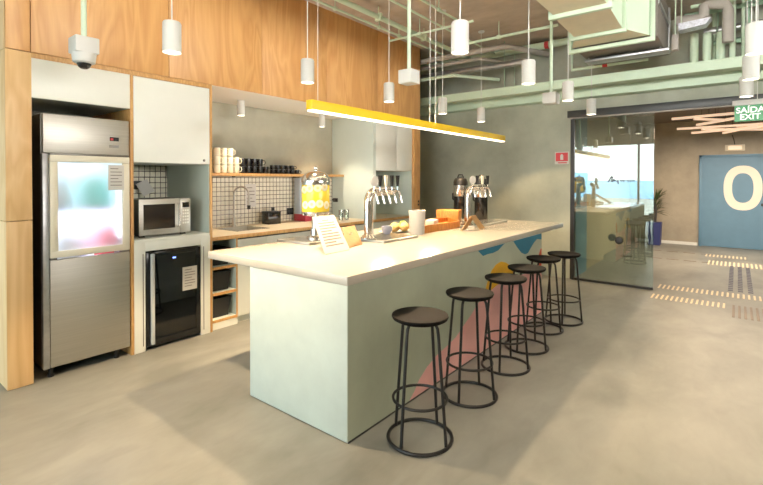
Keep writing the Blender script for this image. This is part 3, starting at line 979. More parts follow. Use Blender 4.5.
mb.add(a_ + b_, [[0, 1, 5, 4], [1, 2, 6, 5], [2, 3, 7, 6], [3, 0, 4, 7], [4, 5, 6, 7]])
obj('bowl', mb, M['steel'], t)
obj('drain', MB().lathe([(.03, 0), (.035, .004), (.02, .005)], ((SX0 + SX1) / 2, (SY0 + SY1) / 2, .791), 20), M['chrome'], t)
# faucet
fp = Vector((-4.955, at(234, 226, x=-4.955).y, WZ))
t = thing('faucet', 'tall gooseneck steel faucet behind the sink', 'faucet', fp)
pth = [(fp.x, fp.y, WZ + .02), (fp.x, fp.y, WZ + .40)]
for k in range(1, 10):
    a = math.pi * k / 10
    pth.append((fp.x + .085 * (1 - math.cos(a)), fp.y + .05 * (1 - math.cos(a)), WZ + .40 + .10 * math.sin(a)))
pth.append((fp.x + .17, fp.y + .10, WZ + .36)); 
obj('spout', MB().tube(pth, .012, 12), M['steel'], t)
obj('spray_head', MB().tube([(fp.x + .17, fp.y + .10, WZ + .36), (fp.x + .17, fp.y + .10, WZ + .22)], .016, 12, r_end=.02), M['steel'], t)
obj('grip', MB().tube([(fp.x + .17, fp.y + .10, WZ + .27), (fp.x + .17, fp.y + .10, WZ + .22)], .021, 12), M['black'], t)
obj('base', MB().lathe([(.028, 0), (.028, .008), (.02, .02), (.018, .12)], (fp.x, fp.y, WZ), 24), M['steel'], t)
obj('lever', MB().tube([(fp.x, fp.y, WZ + .10), (fp.x + .02, fp.y + .07, WZ + .11), (fp.x + .02, fp.y + .1, WZ + .14)], .007, 8), M['steel'], t)

# base cabinets: open shelf unit
t = thing('open_shelf_unit', 'open wooden-edged shelf unit holding black baskets beside the counter', 'shelf unit', (XW - .3, 2.66, 0))
ys0, ys1 = 2.502, 2.812
obj('back', MB().box(XB + .02, XB + .04, ys0, ys1, .0, .917), M['mint'], t)
for y0, y1 in ((ys0, ys0 + .018), (ys1 - .018, ys1)):
    obj('side', MB().box(XB + .04, fxk - .0015, y0, y1, .075, .917), M['mint'], t)
for z in (.10, .378, .645):
    s_ = obj('shelf', MB().box(XB + .04, fxk - .004, ys0 + .018, ys1 - .018, z - .028, z), M['mint'], t)
    obj('edge_strip', MB().box(fxk - .004, fxk, ys0 + .001, ys1 - .001, z - .028, z), M['oak'], s_)
obj('upright_edge', MB().box(fxk - .0014, fxk + .0006, ys1 - .018, ys1, .10, .917), M['oak'], t)
obj('plinth', MB().box(XB + .04, fxk - .005, ys0, ys1, 0, .072), M['white'], t)
def basket(z, lab, h=.2):
    mb = MB()
    X0, X1, Y0_, Y1_ = fxk - .36, fxk - .05, ys0 + .03, ys1 - .05
    o_ = .02
    A = [(X0 + o_, Y0_ + o_, z + .002), (X1 - o_, Y0_ + o_, z + .002), (X1 - o_, Y1_ - o_, z + .002), (X0 + o_, Y1_ - o_, z + .002)]
    B = [(X0, Y0_, z + h), (X1, Y0_, z + h), (X1, Y1_, z + h), (X0, Y1_, z + h)]
    B2 = [(X0 + .01, Y0_ + .01, z + h), (X1 - .01, Y0_ + .01, z + h), (X1 - .01, Y1_ - .01, z + h), (X0 + .01, Y1_ - .01, z + h)]
    A2 = [(p[0] + (.01 if p[0] < (X0 + X1) / 2 else -.01), p[1] + (.01 if p[1] < (Y0_ + Y1_) / 2 else -.01), z + .012) for p in A]
    mb.add(A + B + B2 + A2, [[3, 2, 1, 0]] + [[i, (i + 1) % 4, 4 + (i + 1) % 4, 4 + i] for i in range(4)] + [[4 + i, 4 + (i + 1) % 4, 8 + (i + 1) % 4, 8 + i] for i in range(4)] + [[8 + i, 8 + (i + 1) % 4, 12 + (i + 1) % 4, 12 + i] for i in range(4)] + [[12, 13, 14, 15]])
    r = thing('storage_basket', lab, 'basket', ((X0 + X1) / 2, (Y0_ + Y1_) / 2, z), 'black baskets in the open shelf unit')
    obj('body', mb, M['jet'], r)
    obj('rim', MB().tube([(X0, Y0_, z + h), (X1, Y0_, z + h), (X1, Y1_, z + h), (X0, Y1_, z + h)], .007, 6, True), M['black'], r)
basket(.10, 'black storage basket on the lowest open shelf')
basket(.378, 'black storage basket on the middle open shelf')
basket(.645, 'black storage basket on the top open shelf under the worktop', .17)
# drawer fronts
ye = [2.815, 3.197, 3.571, 3.95, 4.33, 4.71, 5.098]
for i, (a, b) in enumerate(zip(ye, ye[1:])):
    t = thing('base_cabinet', 'white base cabinet, %s one right of the open shelves' % ORD[i], 'cabinet', (XW - .3, (a + b) / 2, 0), 'white base cabinets under the worktop')
    obj('carcass', MB().box(XB + .02, fxk - .022, a, b, .07, .762 if i < 2 else .915), M['white'], t)
    obj('front', MB().box(fxk - .02, fxk, a + .002, b - .002, .08, .90, .001), M['white'], t)
    obj('pull_gap', MB().box(fxk - .0195, fxk - .006, a + .002, b - .002, .9005, .9165), M['dimgrey'], t)
    obj('plinth', MB().box(XB + .02, fxk - .04, a, b, 0, .069), M['white'], t)
# right hand tall panel and wall cabinets
t = thing('wall_cabinet', 'tall pale wall cabinet with two doors beside the plywood end post', 'cabinet', (XW - .4, 5.6, WZ))
obj('end_panel', MB().box(XB + .006, XW - .035, 5.105, 5.165, WZ + .001, ZK - .002), M['mint'], t)
obj('carcass', MB().box(XB + .006, XW - .06, 5.166, 6.118, 1.69, ZK - .002), M['white'], t)
for a, b in ((5.167, 5.69), (5.695, 6.117)):
    obj('door', MB().box(XW - .059, XW - .038, a, b, 1.685, ZK - .004, .002), M['white'], t)
obj('back_panel', MB().box(XB + .006, XB + .03, 5.166, 6.118, WZ + .001, 1.685), M['mint'], t)
obj('side_lining', MB().box(XB + .03, XW - .045, 6.108, 6.118, WZ + .001, 1.685), M['mint'], t)
mb = MB()
for a, b in ((5.11, 5.6), (5.605, 6.118)):
    mb.box(XW - .06, XW - .03, a, b, .08, .905, .001)
mb.box(XB + .01, XW - .061, 5.11, 6.118, 0, .912)
tag(obj('base_cabinet', mb, M['white']), 'white base cabinet right of the tall panel, hidden behind the counter', 'cabinet')
# wooden shelf
t = thing('wall_shelf', 'long wooden shelf above the tiles carrying mugs', 'shelf', (XB + .13, 3.8, 1.588))
obj('board', MB().box(XB + .005, -4.78, 2.502, 5.104, 1.588, 1.622, .001), M['oak'], t)
for y in (3.3, 4.3):
    obj('bracket', MB().box(XB + .005, XB + .02, y, y + .04, 1.576, 1.588), M['black'], t)
# mugs
SZ = 1.622
def make_mug(loc, r, h, m, name='mug'):
    t = thing(name, '', 'mug', loc)
    obj('body', MB().lathe([(r * .8, 0), (r * .95, .004), (r, .02), (r, h), (r - .004, h), (r - .005, .012), (.004, .01)], loc, 20), m, t)
    x, y, z = loc
    obj('handle', MB().tube([(x + r * .6, y + r * .75, z + h * .82), (x + r * .95, y + r * 1.2, z + h * .78), (x + r * 1.1, y + r * 1.32, z + h * .5), (x + r * .9, y + r * 1.15, z + h * .25), (x + r * .6, y + r * .75, z + h * .2)], .005, 6), m, t)
    return t
def mug_rows(m, r, h, px0, px1, n, tiers, word, X, group):
    first = None
    ya = at(px0, 171, x=X).y; yb = at(px1, 171, x=X).y
    for tr in range(tiers):
        nn = n - (tr + 1) // 2 if n > 4 or tr == 2 else n
        for k in range(nn):
            y = ya + (yb - ya) * (k + .5) / n 
            loc = Vector((X, y, SZ + tr * (h + .002)))
            if first is None:
                first = make_mug(loc, r, h, m); o = first
            else:
                o = copy_tree(first); o.location = loc
            tier = ['bottom', 'upper', 'top'][tr]
            o['label'] = '%s %s' % (ORD[k], word % tier)
            o['group'] = group
mug_rows(M['mug_black'], .042, .094, 239, 268, 5, 2, 'black mug from left, %s row of the taller shelf stack', -4.90, 'black mugs in the taller stack')
mug_rows(M['mug_black'], .036, .058, 270, 299, 6, 2, 'small black mug from left, %s row of the lower shelf stack', -4.90, 'black mugs in the lower stack')
mug_rows(M['mug_cream'], .04, .1, 213.5, 239, 4, 3, 'cream mug from left, %s row at the shelf end', -4.88, 'cream mugs on the shelf')
# labels single out cream/black by stack; things on the worktop
na = at(245.5, 184, x=XB + .005); nb = at(256, 206.5, x=XB + .005)
sheet('notice', 'white paper notice on the tiles beside the faucet', XB + .004, na.y, nb.y, nb.z, na.z, 5)
q0 = at(268.5, 224, x=-4.8); q1 = at(281, 211, x=-4.8)
t = thing('black_box', 'black countertop box with a flap lid against the tiles', 'box', (-4.86, (q0.y + q1.y) / 2, WZ))
obj('body', MB().box(-4.94, -4.8, q0.y, q1.y, WZ, q1.z - .012, .004), M['blackgloss'], t)
obj('lid', MB().box(-4.945, -4.795, q0.y - .003, q1.y + .003, q1.z - .011, q1.z, .003), M['black'], t)
obj('raised_flap', MB().box(-4.95, -4.935, q0.y + .16, q1.y, q1.z, q1.z + .05, .003), M['black'], t)
so = at(290, 211, x=XB + .005)
t = thing('power_socket', 'black double power socket on the tiles right of the black box', 'socket', (XB + .008, so.y, so.z - .05))
obj('plate', MB().box(XB + .004, XB + .014, so.y - .06, so.y + .06, so.z - .05, so.z + .045, .003), M['black'], t)
obj('outlet', MB().box(XB + .014, XB + .017, so.y - .045, so.y - .005, so.z - .02, so.z + .02, .002).box(XB + .014, XB + .017, so.y + .005, so.y + .045, so.z - .02, so.z + .02, .002), M['dimgrey'], t)
q0 = at(298, 222, x=-4.9); q1 = at(303.5, 176.5, x=-4.9)
t = thing('coffee_dispenser', 'tall grey blue dispenser with a crimson base behind the drink jar', 'dispenser', (-4.9, (q0.y + q1.y) / 2, WZ))
obj('body', MB().box(-4.98, -4.86, q0.y, q1.y + .06, WZ + .1, q1.z - .02, .006), M['poster'], t)
obj('base_band', MB().box(-4.98, -4.74, q0.y - .005, q1.y + .11, WZ, WZ + .099, .006), M['crimson'], t)
obj('dark_spout', MB().box(-4.86, -4.8, q0.y + .11, q0.y + .15, WZ + .16, WZ + .30, .004), M['black'], t)
bq = at(333, 200, x=XB + .04)
t = thing('cup_holder', 'small dark wall fitting on the pale panel right of the drink jar', 'fitting', (XB + .05, 5.09, bq.z - .02))
obj('plate', MB().box(XB + .03, XB + .13, 5.092, 5.104, bq.z - .03, bq.z + .03, .004), M['black'], t)
obj('hook', MB().tube([(XB + .08, 5.092, bq.z), (XB + .08, 5.04, bq.z), (XB + .08, 5.03, bq.z + .02)], .008, 8), M['dimgrey'], t)
for k, (u, lab) in enumerate(((341, 'clear tumbler, left one of the pair on the worktop behind the tap'), (346.5, 'clear tumbler, right one of the pair on the worktop behind the tap'))):
    g = at(u, 220, z=WZ)
    g = Vector((-4.5, at(u, 219, x=-4.5).y, WZ))
    mb = MB(); mb.lathe([(.03, 0), (.036, .15), (.034, .15), (.028, .006), (.002, .005)], g, 24)
    tag(obj('tumbler', mb, M['clear']), lab, 'glass', 'clear tumblers on the worktop')
sw = at(418, 203, x=XW)
t = thing('light_switch', 'small dark switch on the plywood end post', 'switch', (XW + .004, sw.y, sw.z - .05))
obj('plate', MB().box(XW, XW + .008, sw.y - .03, sw.y + .03, sw.z - .055, sw.z + .055, .003), M['oak'], t)
obj('rocker', MB().box(XW + .008, XW + .012, sw.y - .018, sw.y + .018, sw.z + .01, sw.z + .042, .002).box(XW + .008, XW + .012, sw.y - .018, sw.y + .018, sw.z - .042, sw.z - .01, .002), M['black'], t)

# ================================================================== ON THE COUNTER
C = CZ
def tray(name, label, x0, x1, y0, y1, h=.022):
    t = thing(name, label, 'drip tray', ((x0 + x1) / 2, (y0 + y1) / 2, C))
    obj('pan', MB().box(x0, x1, y0, y1, C, C + h, .004), M['steel'], t)
    mb = MB()
    n = 12
    for k in range(n):
        xx = x0 + .02 + (x1 - x0 - .04) * (k + .5) / n
        mb.box(xx - .006, xx + .006, y0 + .02, y1 - .02, C + h - .001, C + h + .003)
    obj('grille', mb, M['chrome'], t)
    return C + h + .003
tz = tray('drip_tray', 'square steel drip tray under the citrus drink dispenser', -3.29, -2.86, 2.62, 3.02)
# citrus dispenser
dc = Vector((-3.045, 2.87, tz))
t = thing('drink_dispenser', 'glass jar dispenser of citrus water with a chrome dome lid', 'drink dispenser', dc)
obj('foot', MB().lathe([(.085, 0), (.085, .012), (.05, .03), (.046, .09), (.04, .095)], dc, 36), M['chrome'], t)
obj('column', MB().lathe([(.036, .0), (.036, .14)], (dc.x, dc.y, tz + .09), 28), M['chrome'], t)
zb0 = 1.215
obj('collar', MB().lathe([(.05, 0), (.12, .012), (.129, .03), (.129, .045)], (dc.x, dc.y, zb0 - .005), 40), M['chrome'], t)
zj0, zj1 = zb0 + .04, 1.50
obj('jar', MB().lathe([(.126, 0), (.128, .01), (.128, zj1 - zj0 - .005), (.126, zj1 - zj0)], (dc.x, dc.y, zj0), 48), M['citrus'], t, label='clear jar filled with yellow citrus water')
vd = Vector((-dc.x, -dc.y, 0)).normalized(); ang0 = math.atan2(vd.y, vd.x)
for row, (zz, offs) in enumerate(((zj0 + .075, (-.85, -.28, .3, .9)), (zj0 + .19, (-.95, -.45, .15, .7)))):
    for da in offs:
        a = ang0 + da * .95; zz += R_.uniform(-.016, .016)
        mb = MB(); mb.lathe([(.002, 0), (.034, 0), (.036, .002), (.034, .005), (.002, .005)], n=20)
        Mx = Matrix.Translation((dc.x + .126 * math.cos(a), dc.y + .126 * math.sin(a), zz)) @ Matrix.Rotation(a, 4, 'Z') @ Matrix.Rotation(math.radians(90), 4, 'Y')
        mb.xf(Mx)
        l_ = obj('lemon_slice', mb, M['lemon_in'], t)
        mb = MB(); mb.lathe([(.002, .005), (.014, .005), (.014, .0065), (.002, .0065)], n=14); mb.xf(Mx)
        obj('slice_core', mb, M['lemon'], l_)
obj('lid', MB().lathe([(.131, 0), (.133, .02), (.13, .05), (.118, .082), (.092, .108), (.05, .123), (.014, .127)], (dc.x, dc.y, zj1), 48), M['chrome'], t)
obj('lid_knob', MB().lathe([(.012, 0), (.012, .014), (.02, .024), (.02, .038), (.01, .046)], (dc.x, dc.y, zj1 + .122), 24), M['chrome'], t)
tp = vd * .13
obj('tap', MB().tube([(dc.x + tp.x * .9, dc.y + tp.y * .9, zb0 + .03), (dc.x + tp.x * 1.3, dc.y + tp.y * 1.3, zb0 + .03), (dc.x + tp.x * 1.35, dc.y + tp.y * 1.35, zb0 - .02)], .012, 10), M['chrome'], t)

def leaning(name, label, bl, br, tl, tr, m, lines, cat='menu card', emblem=False):
    bl, br, tl, tr = map(Vector, (bl, br, tl, tr))
    tr = tl + (br - bl) * .92
    c = (bl + br) / 2
    t = thing(name, label, cat, (c.x, c.y, C))
    n = (br - bl).cross(tl - bl).normalized()
    mb = MB(); mb.hexa([bl, br, tr, tl], [p - n * .004 for p in (bl, br, tr, tl)])
    obj('sheet', mb, m, t, flat=True)
    def P(u, w): return (bl * (1 - u) + br * u) * (1 - w) + (tl * (1 - u) + tr * u) * w
    mb = MB()
    for k in range(lines):
        w = .85 - .76 * k / lines
        u0, u1 = .14, (.86 if k % 4 else .6)
        if k == 0: u0, u1 = .35, .65
        th = .034
        q = [P(u0, w), P(u1, w), P(u1, w + th), P(u0, w + th)]
        mb.hexa([x + n * .0002 for x in q], [x + n * .0010 for x in q])
    if lines: obj('print', mb, M['print'], t, flat=True)
    if emblem:
        mb = MB(); N = 28
        ctr = P(.5, .6); ex = (br - bl).normalized(); ez = (tl - bl).normalized()
        mb.tube([ctr + n * .001 + ex * .026 * math.cos(6.283 * k / N) + ez * .026 * math.sin(6.283 * k / N) for k in range(N)], .0025, 5, True)
        mb.tube([ctr + n * .001 - ex * .012, ctr + n * .001 - ez * .012, ctr + n * .001 + ex * .014 + ez * .012], .002, 5)
        obj('emblem', mb, M['tac_dark'], t)
    # foot strut behind
    b1 = P(.5, .7) - n * .005; b2 = Vector((b1.x - .12, b1.y + .06, C + .002))
    obj('strut', MB().tube([b1, b2], .004, 6), m, t)
bl = at(325, 254.5, z=C + .005); br = at(350, 249.5, z=C + .005)
hd_ = Vector((-.30, .10, .0))
leaning('menu_card', 'white printed sheet leaning in a stand before the citrus jar', bl, br, at(312.5, 217, z=1.235), at(334, 214.5, z=1.235), M['sheet'], 10)
bl = at(347.5, 248, z=C + .005); br = at(362.5, 244, z=C + .005)
leaning('menu_card', 'small tan card with a round emblem beside the white sheet', bl, br, at(341.5, 227.5, z=1.11), at(355, 223.5, z=1.11), M['card'], 0, emblem=True)

# tap tower
def tap_tower(label, base, dirv, h, arm, nh, tray_rect, tray_label, badge_first=True):
    tz = tray('drip_tray', tray_label, *tray_rect)
    b = Vector((base[0], base[1], tz))
    t = thing('tap_tower', label, 'beer tap', b)
    d = Vector((dirv[0], dirv[1], 0)).normalized()
    obj('foot', MB().lathe([(.075, 0), (.075, .01), (.06, .022), (.04, .04)], b, 32), M['chrome'], t)
    path = [b + Vector((0, 0, .02)), b + Vector((0, 0, h - .09))]
    for k in range(1, 7):
        a = math.pi / 2 * k / 6
        path.append(b + Vector((0, 0, h - .09)) + d * .09 * (1 - math.cos(a)) + Vector((0, 0, .09 * math.sin(a))))
    path.append(b + Vector((0, 0, h)) + d * arm)
    obj('column', MB().tube(path, .041, 24), M['chrome'], t)
    side = Vector((-d.y, d.x, 0))
    if side.dot(Vector((-b.x, -b.y, 0))) < 0: side = -side
    hs = []
    for k in range(nh):
        f = .0 + (arm - .01) * k / (nh - 1)
        p = b + Vector((0, 0, h)) + d * f
        fa = obj('faucet', MB().tube([p + side * .03, p + side * .075, p + side * .10 + Vector((0, 0, -.02)), p + side * .115 + d * .01 + Vector((0, 0, -.11))], .012, 10), M['chrome'], t)
        q = p + side * .07
        obj('stem', MB().tube([q, q + Vector((0, 0, .05))], .008, 8), M['chrome'], t)
        if k == 0:
            mb = MB(); mb.lathe([(.002, 0), (.045, 0), (.048, .004), (.048, .012), (.002, .014)], n=32)
            mb.xf(Matrix.Translation(q + Vector((0, 0, .095)) + side * .0) @ side.to_track_quat('Z', 'Y').to_matrix().to_4x4())
            obj('badge', mb, M['paper'], t, label='round white tap badge')
        else:
            mm = M['cream'] if (k == 2 and nh > 3) else M['black']
            ex = d * .016; ey = side * .009
            z0_, z1_ = q + Vector((0, 0, .045)), q + Vector((0, 0, .15))
            mb = MB(); mb.hexa([z0_ - ex * .6 - ey, z0_ + ex * .6 - ey, z0_ + ex * .6 + ey, z0_ - ex * .6 + ey], [z1_ - ex * 1.25 - ey, z1_ + ex * 1.25 - ey, z1_ + ex * 1.25 + ey, z1_ - ex * 1.25 + ey])
            obj('tap_handle', mb, mm, t)
    return t
tb = at(371, 241.5, z=C)
tap_tower('curved chrome beer tap tower with a white badge and black handles, nearest', (tb.x - .03, tb.y), (.10, .99), .43, .33, 5, (-2.83, -2.44, 3.12, 3.66), 'steel drip tray below the nearer chrome tap tower')
tb2 = at(468, 226.5, z=C)
tap_tower('farther chrome tap tower in front of the two black urns', (tb2.x, tb2.y), (.35, .93), .44, .26, 4, (-2.70, -2.40, 4.78, 5.75), 'long steel drip tray below the farther tap tower')

# black urns
def urn(u, v, w, h, label):
    p = at(u, v, z=C)
    D = p.x * Fv.x + p.y * Fv.y
    r = w / 2 * D / FPX
    t = thing('beverage_urn', label, 'urn', p, 'black beverage urns')
    hh = h * D / FPX
    obj('body', MB().lathe([(r * .95, 0), (r, .01), (r, hh * .52)], p, 36), M['blackgloss'], t)
    obj('steel_band', MB().lathe([(r * 1.03, 0), (r * 1.05, .004), (r * 1.05, hh * .26)], (p.x, p.y, C + hh * .52), 36), M['chrome'], t)
    obj('lid', MB().lathe([(r * 1.05, 0), (r * 1.05, hh * .08), (r * .85, hh * .16), (r * .3, hh * .19)], (p.x, p.y, C + hh * .78), 36), M['black'], t)
    obj('lid_handle', MB().tube([(p.x - r * .5, p.y, C + hh * .96), (p.x - r * .3, p.y, C + hh * 1.03), (p.x + r * .3, p.y, C + hh * 1.03), (p.x + r * .5, p.y, C + hh * .96)], .01, 8), M['black'], t)
    obj('side_grip', MB().tube([(p.x - r, p.y, C + hh * .42), (p.x - r * 1.25, p.y - .01, C + hh * .45), (p.x - r * 1.25, p.y - .01, C + hh * .58), (p.x - r, p.y, C + hh * .6)], .012, 8), M['black'], t)
urn(460.5, 218, 13.5, 42, 'black urn with a steel band, left one behind the farther tap')
urn(481, 219.5, 13, 43, 'black urn with a steel band, right one behind the farther tap')

# wooden A-frame card
bl = at(474, 229, z=C + .005); 
t = thing('table_sign', 'small wooden tent card on the counter beside the farther tap', 'sign', (bl.x, bl.y, C))
pA = at(472.5, 213.5, z=1.11)
q0 = at(480, 229.5, z=C + .005); q1 = at(485, 228, z=C + .005); r0 = at(461, 231, z=C + .005); r1 = at(466, 229.5, z=C + .005)
top0 = (q0 + r0) / 2 + Vector((0, 0, .155)); top1 = (q1 + r1) / 2 + Vector((0, 0, .155))
for a, b, ta, tb_ in ((q0, q1, top0, top1), (r0, r1, top0, top1)):
    n = (b - a).cross(ta - a).normalized() * .006
    mb = MB(); mb.hexa([a, b, tb_, ta], [x - n for x in (a, b, tb_, ta)])
    mn = min(v.z for v in mb.v)
    for v in mb.v: v.z += C - mn if v.z < C else 0
    obj('leaf', mb, M['kraft'], t, flat=True)

# cup, boards, snacks
cp_ = at(417, 234, z=C)
D = cp_.x * Fv.x + cp_.y * Fv.y
r = 16.5 / 2 * D / FPX
t = thing('paper_cup', 'white paper cup standing on the counter beside the wooden boards', 'cup', cp_)
obj('body', MB().lathe([(r * .88, 0), (r * .9, .004), (r, .245), (r * .96, .245), (r * .85, .01), (.003, .008)], cp_, 36), M['paper'], t)
obj('rim', MB().ring((cp_.x, cp_.y, C + .243), r * .985, .004, 36), M['paper'], t)
def board(name, label, pts, h, m, z=C, cat='board'):
    P = [at(u, v, z=z) for u, v in pts]
    mb = MB(); mb.prism(P, (0, 0, h))
    return tag(obj(name, mb, m), label, cat)
t = thing('serving_board', 'long orange-brown wooden serving tray behind the paper cup', 'tray', at(445, 228, z=C))
P = [at(u, v, z=C) for u, v in ((424, 233.5), (460, 227.4), (448, 222.8), (416, 227.5))]
mb = MB(); mb.prism(P, (0, 0, .018)); obj('bottom', mb, M['board'], t)
for i in range(4):
    a, b = P[i], P[(i + 1) % 4]
    n = Vector((-(b - a).y, (b - a).x, 0)).normalized() * .014
    c_ = sum(P, Vector()) / 4
    if n.dot(c_ - a) < 0: n = -n
    ht = .06
    mb = MB(); mb.prism([a + Vector((0, 0, .0185)), b + Vector((0, 0, .0185)), b + n + Vector((0, 0, .0185)), a + n + Vector((0, 0, .0185))], (0, 0, ht))
    obj('rail', mb, M['board'], t)
ct = sum(P, Vector()) / 4
# second board leaning upright behind
def slab_item(name, label, u, v, L, W_, Hh, rot, m, zb, cat, bev=.006):
    p = at(u, v, z=zb)
    mb = MB(); mb.box(-L / 2, L / 2, -W_ / 2, W_ / 2, 0, Hh, bev)
    mb.xf(Matrix.Translation((p.x, p.y, zb)) @ Matrix.Rotation(rot, 4, 'Z'))
    return tag(obj(name, mb, m), label, cat)
slab_item('wooden_crate', 'small wooden crate behind the serving tray near the urns', 449, 221.5, .30, .22, .16, .3, M['board'], C, 'crate')
slab_item('napkin_stack', 'white folded napkins in the wooden serving tray', 432, 228.5, .10, .18, .10, .25, M['paper'], C + .0186, 'napkins', .01)
# snack plate by the first tap
pc_ = at(394, 232, z=C)
t = thing('snack_plate', 'pale oval plate with snacks beside the nearer tap tower', 'plate', pc_)
mb = MB(); mb.lathe([(.09, 0), (.15, .012), (.155, .016), (.10, .008), (.003, .007)], n=40)
for v in mb.v: v.y *= 1.35; v.x = v.x * .85 + pc_.x; v.y += pc_.y; v.z += C
obj('dish', mb, M['paper'], t)
def loaf(name, label, u, v, L, r, rot, m, cat):
    p = at(u, v, z=C + .015)
    mb = MB()
    n = 12
    path = [(L * (k / n - .5), .018 * math.sin(math.pi * k / n), r * .95) for k in range(n + 1)]
    rad = [r * max(.25, math.sin(math.pi * (k + .6) / (n + 1.2)) ** .45) for k in range(n + 1)]
    vs = []; fs = []; N = 14
    for k, (q, rr) in enumerate(zip(path, rad)):
        for j in range(N):
            a = 2 * math.pi * j / N
            vs.append((q[0], q[1] + rr * math.cos(a), q[2] + rr * math.sin(a)))
    for k in range(n):
        for j in range(N):
            l = (j + 1) % N
            fs.append([k * N + j, k * N + l, (k + 1) * N + l, (k + 1) * N + j])
    fs.append(list(range(N))); fs.append([n * N + j for j in range(N)])
    mb.add(vs, fs)
    mb.xf(Matrix.Translation((p.x, p.y, C + .012)) @ Matrix.Rotation(rot, 4, 'Z'))
    return tag(obj(name, mb, m), label, cat)
loaf('bread_roll', 'golden bread roll at the left of the snack plate', 396, 231.5, .19, .05, 1.9, M['bread'], 'bread')
loaf('bread_roll', 'golden bread roll at the right of the snack plate beside the cup', 405.5, 231, .19, .048, 1.9, M['bread'], 'bread')
loaf('lime', 'green lime at the back of the snack plate', 403, 226, .08, .034, .4, M['lime'], 'fruit')
g = at(387, 234, z=C + .026)
mb = MB(); mb.lathe([(.030, 0), (.052, .035), (.055, .08), (.053, .08), (.048, .035), (.028, .006), (.003, .005)], g, 28)
tag(obj('snack_cup', mb, M['bagl']), 'small pale lilac cup on the tray edge of the nearer tap', 'cup')

# ================================================================== SERVICES UNDER THE CEILING
def beam(name, label, y, z0, z1, x0=-7.5, x1=4.5, w=.10):
    t = thing(name, label, 'beam', (-1, y, z0))
    f = .022
    obj('lower_flange', MB().box(x0, x1, y - w, y + w, z0, z0 + f), M['green'], t)
    obj('upper_flange', MB().box(x0, x1, y - w, y + w, z1 - f, z1), M['green'], t)
    obj('web', MB().box(x0, x1, y - w + .01, y - w + .03, z0 + f, z1 - f), M['green'], t)
    for x in (-6, -2.9, -.2, 3):
        obj('hanger', MB().tube([(x, y, z1), (x, y, ZC)], .006, 6), M['green_dk'], t)
    return t
beam('cable_rail', 'upper pale green cable rail running across before the concrete wall', 6.8, 2.865, 2.99)
beam('cable_rail', 'lower pale green cable rail tight against the concrete wall', 7.21, 2.775, 2.905, w=.09)

def pipe(label, pts, r, m, name='pipe', cat='pipe', n=10, clips=(), clipm=None):
    t = thing(name, label, cat, Vector(pts[0]))
    obj('tube', MB().tube(pts, r, n), m, t)
    for c in clips:
        c = Vector(c)
        obj('clip', MB().box(c.x - r * 1.4, c.x + r * 1.4, c.y - .02, c.y + .02, c.z - r * 1.3, c.z + r * 1.3, .003).tube([c + Vector((0, 0, r)), (c.x, c.y, ZC)], .006, 6), clipm or M['green'], t)
    return t
pipe('thick pale green ceiling pipe running beside the plywood top', [(-3.57, -1, 3.6), (-3.57, 6.9, 3.6)], .034, M['green'], clips=[(-3.57, 4.45, 3.6), (-3.57, 5.5, 3.6), (-3.57, 3.2, 3.6)])
pipe('thin pale green conduit nearest the plywood top edge', [(-3.80, -1, 3.6), (-3.80, 6.9, 3.6)], .016, M['green'], clips=[(-3.80, 3.9, 3.6), (-3.80, 4.75, 3.6), (-3.80, 5.2, 3.6)])
pipe('thin pale green conduit third from the plywood', [(-3.12, -1, 3.6), (-3.12, 6.9, 3.6)], .014, M['green'], clips=[(-3.12, 5.3, 3.6)])
pipe('thin pale green conduit fourth from the plywood, behind the largest pendant', [(-2.84, -1, 3.6), (-2.84, 5.2, 3.6)], .014, M['green'], clips=[(-2.84, 4.7, 3.6)])
pipe('green sprinkler pipe crossing from the plywood to the largest pendant', [(-3.92, 5.13, 3.53), (-2.6, 5.13, 3.53)], .015, M['green'], clips=[(-3.4, 5.13, 3.53)])
pipe('pale green pipe along the ceiling from the largest pendant to the duct', [(-3.1, 5.9, 3.52), (-1.8, 5.9, 3.52)], .02, M['green'], clips=[(-2.6, 5.9, 3.52)])
a = at(421, 62, y=6.4); b = at(503, 45, y=6.4)
pipe('bent grey pipe highest of the three against the back wall', [(-5.2, 6.4, a.z), (b.x - .1, 6.4, a.z), (b.x, 6.42, a.z), (b.x + .08, 6.5, a.z), (b.x + .4, 7.25, a.z - .01)], .042, M['greypipe'])
a = at(421, 69, y=6.52); b = at(478, 58, y=6.52)
pipe('bent grey pipe middle of the three against the back wall', [(-5.2, 6.52, a.z), (b.x - .1, 6.52, a.z), (b.x, 6.54, a.z), (b.x + .07, 6.62, a.z), (b.x + .25, 7.2, a.z)], .028, M['greypipe'])
a = at(421, 77, y=6.72)
pipe('silver insulated pipe lowest of the three against the back wall', [(-5.2, 6.72, a.z), (-2.5, 6.72, a.z - .03)], .05, M['galv'])
pipe('pale green bent pipe above the cable rails beside the plywood end', [(-5.0, 6.4, 3.23), (-3.72, 6.4, 3.23), (-3.6, 6.42, 3.23), (-3.5, 6.5, 3.22), (-3.1, 7.05, 3.20)], .028, M['green'])
a = Vector((0, 0, 3.63))
wp = pipe('green water pipe with red bands high on the back wall', [(-4.8, 7.05, a.z), (-1.35, 7.05, a.z)], .055, M['green'])
rb = at(546, 45, y=7.0)
obj('marker_band', MB().tube([(rb.x - .03, 7.05, a.z), (rb.x + .03, 7.05, a.z)], .058, 16), M['red'], wp, label='red marker band')
a = at(572, 70, y=6.62)
wp = pipe('thin green drain pipe under the air duct unit', [(a.x, 6.62, a.z + .3), (a.x, 6.62, a.z), (-.9, 6.62, a.z)], .022, M['green'])
rb = at(605, 65.5, y=6.62)
obj('marker_band', MB().tube([(rb.x - .03, 6.62, a.z), (rb.x + .03, 6.62, a.z)], .026, 16), M['red'], wp, label='red marker band')

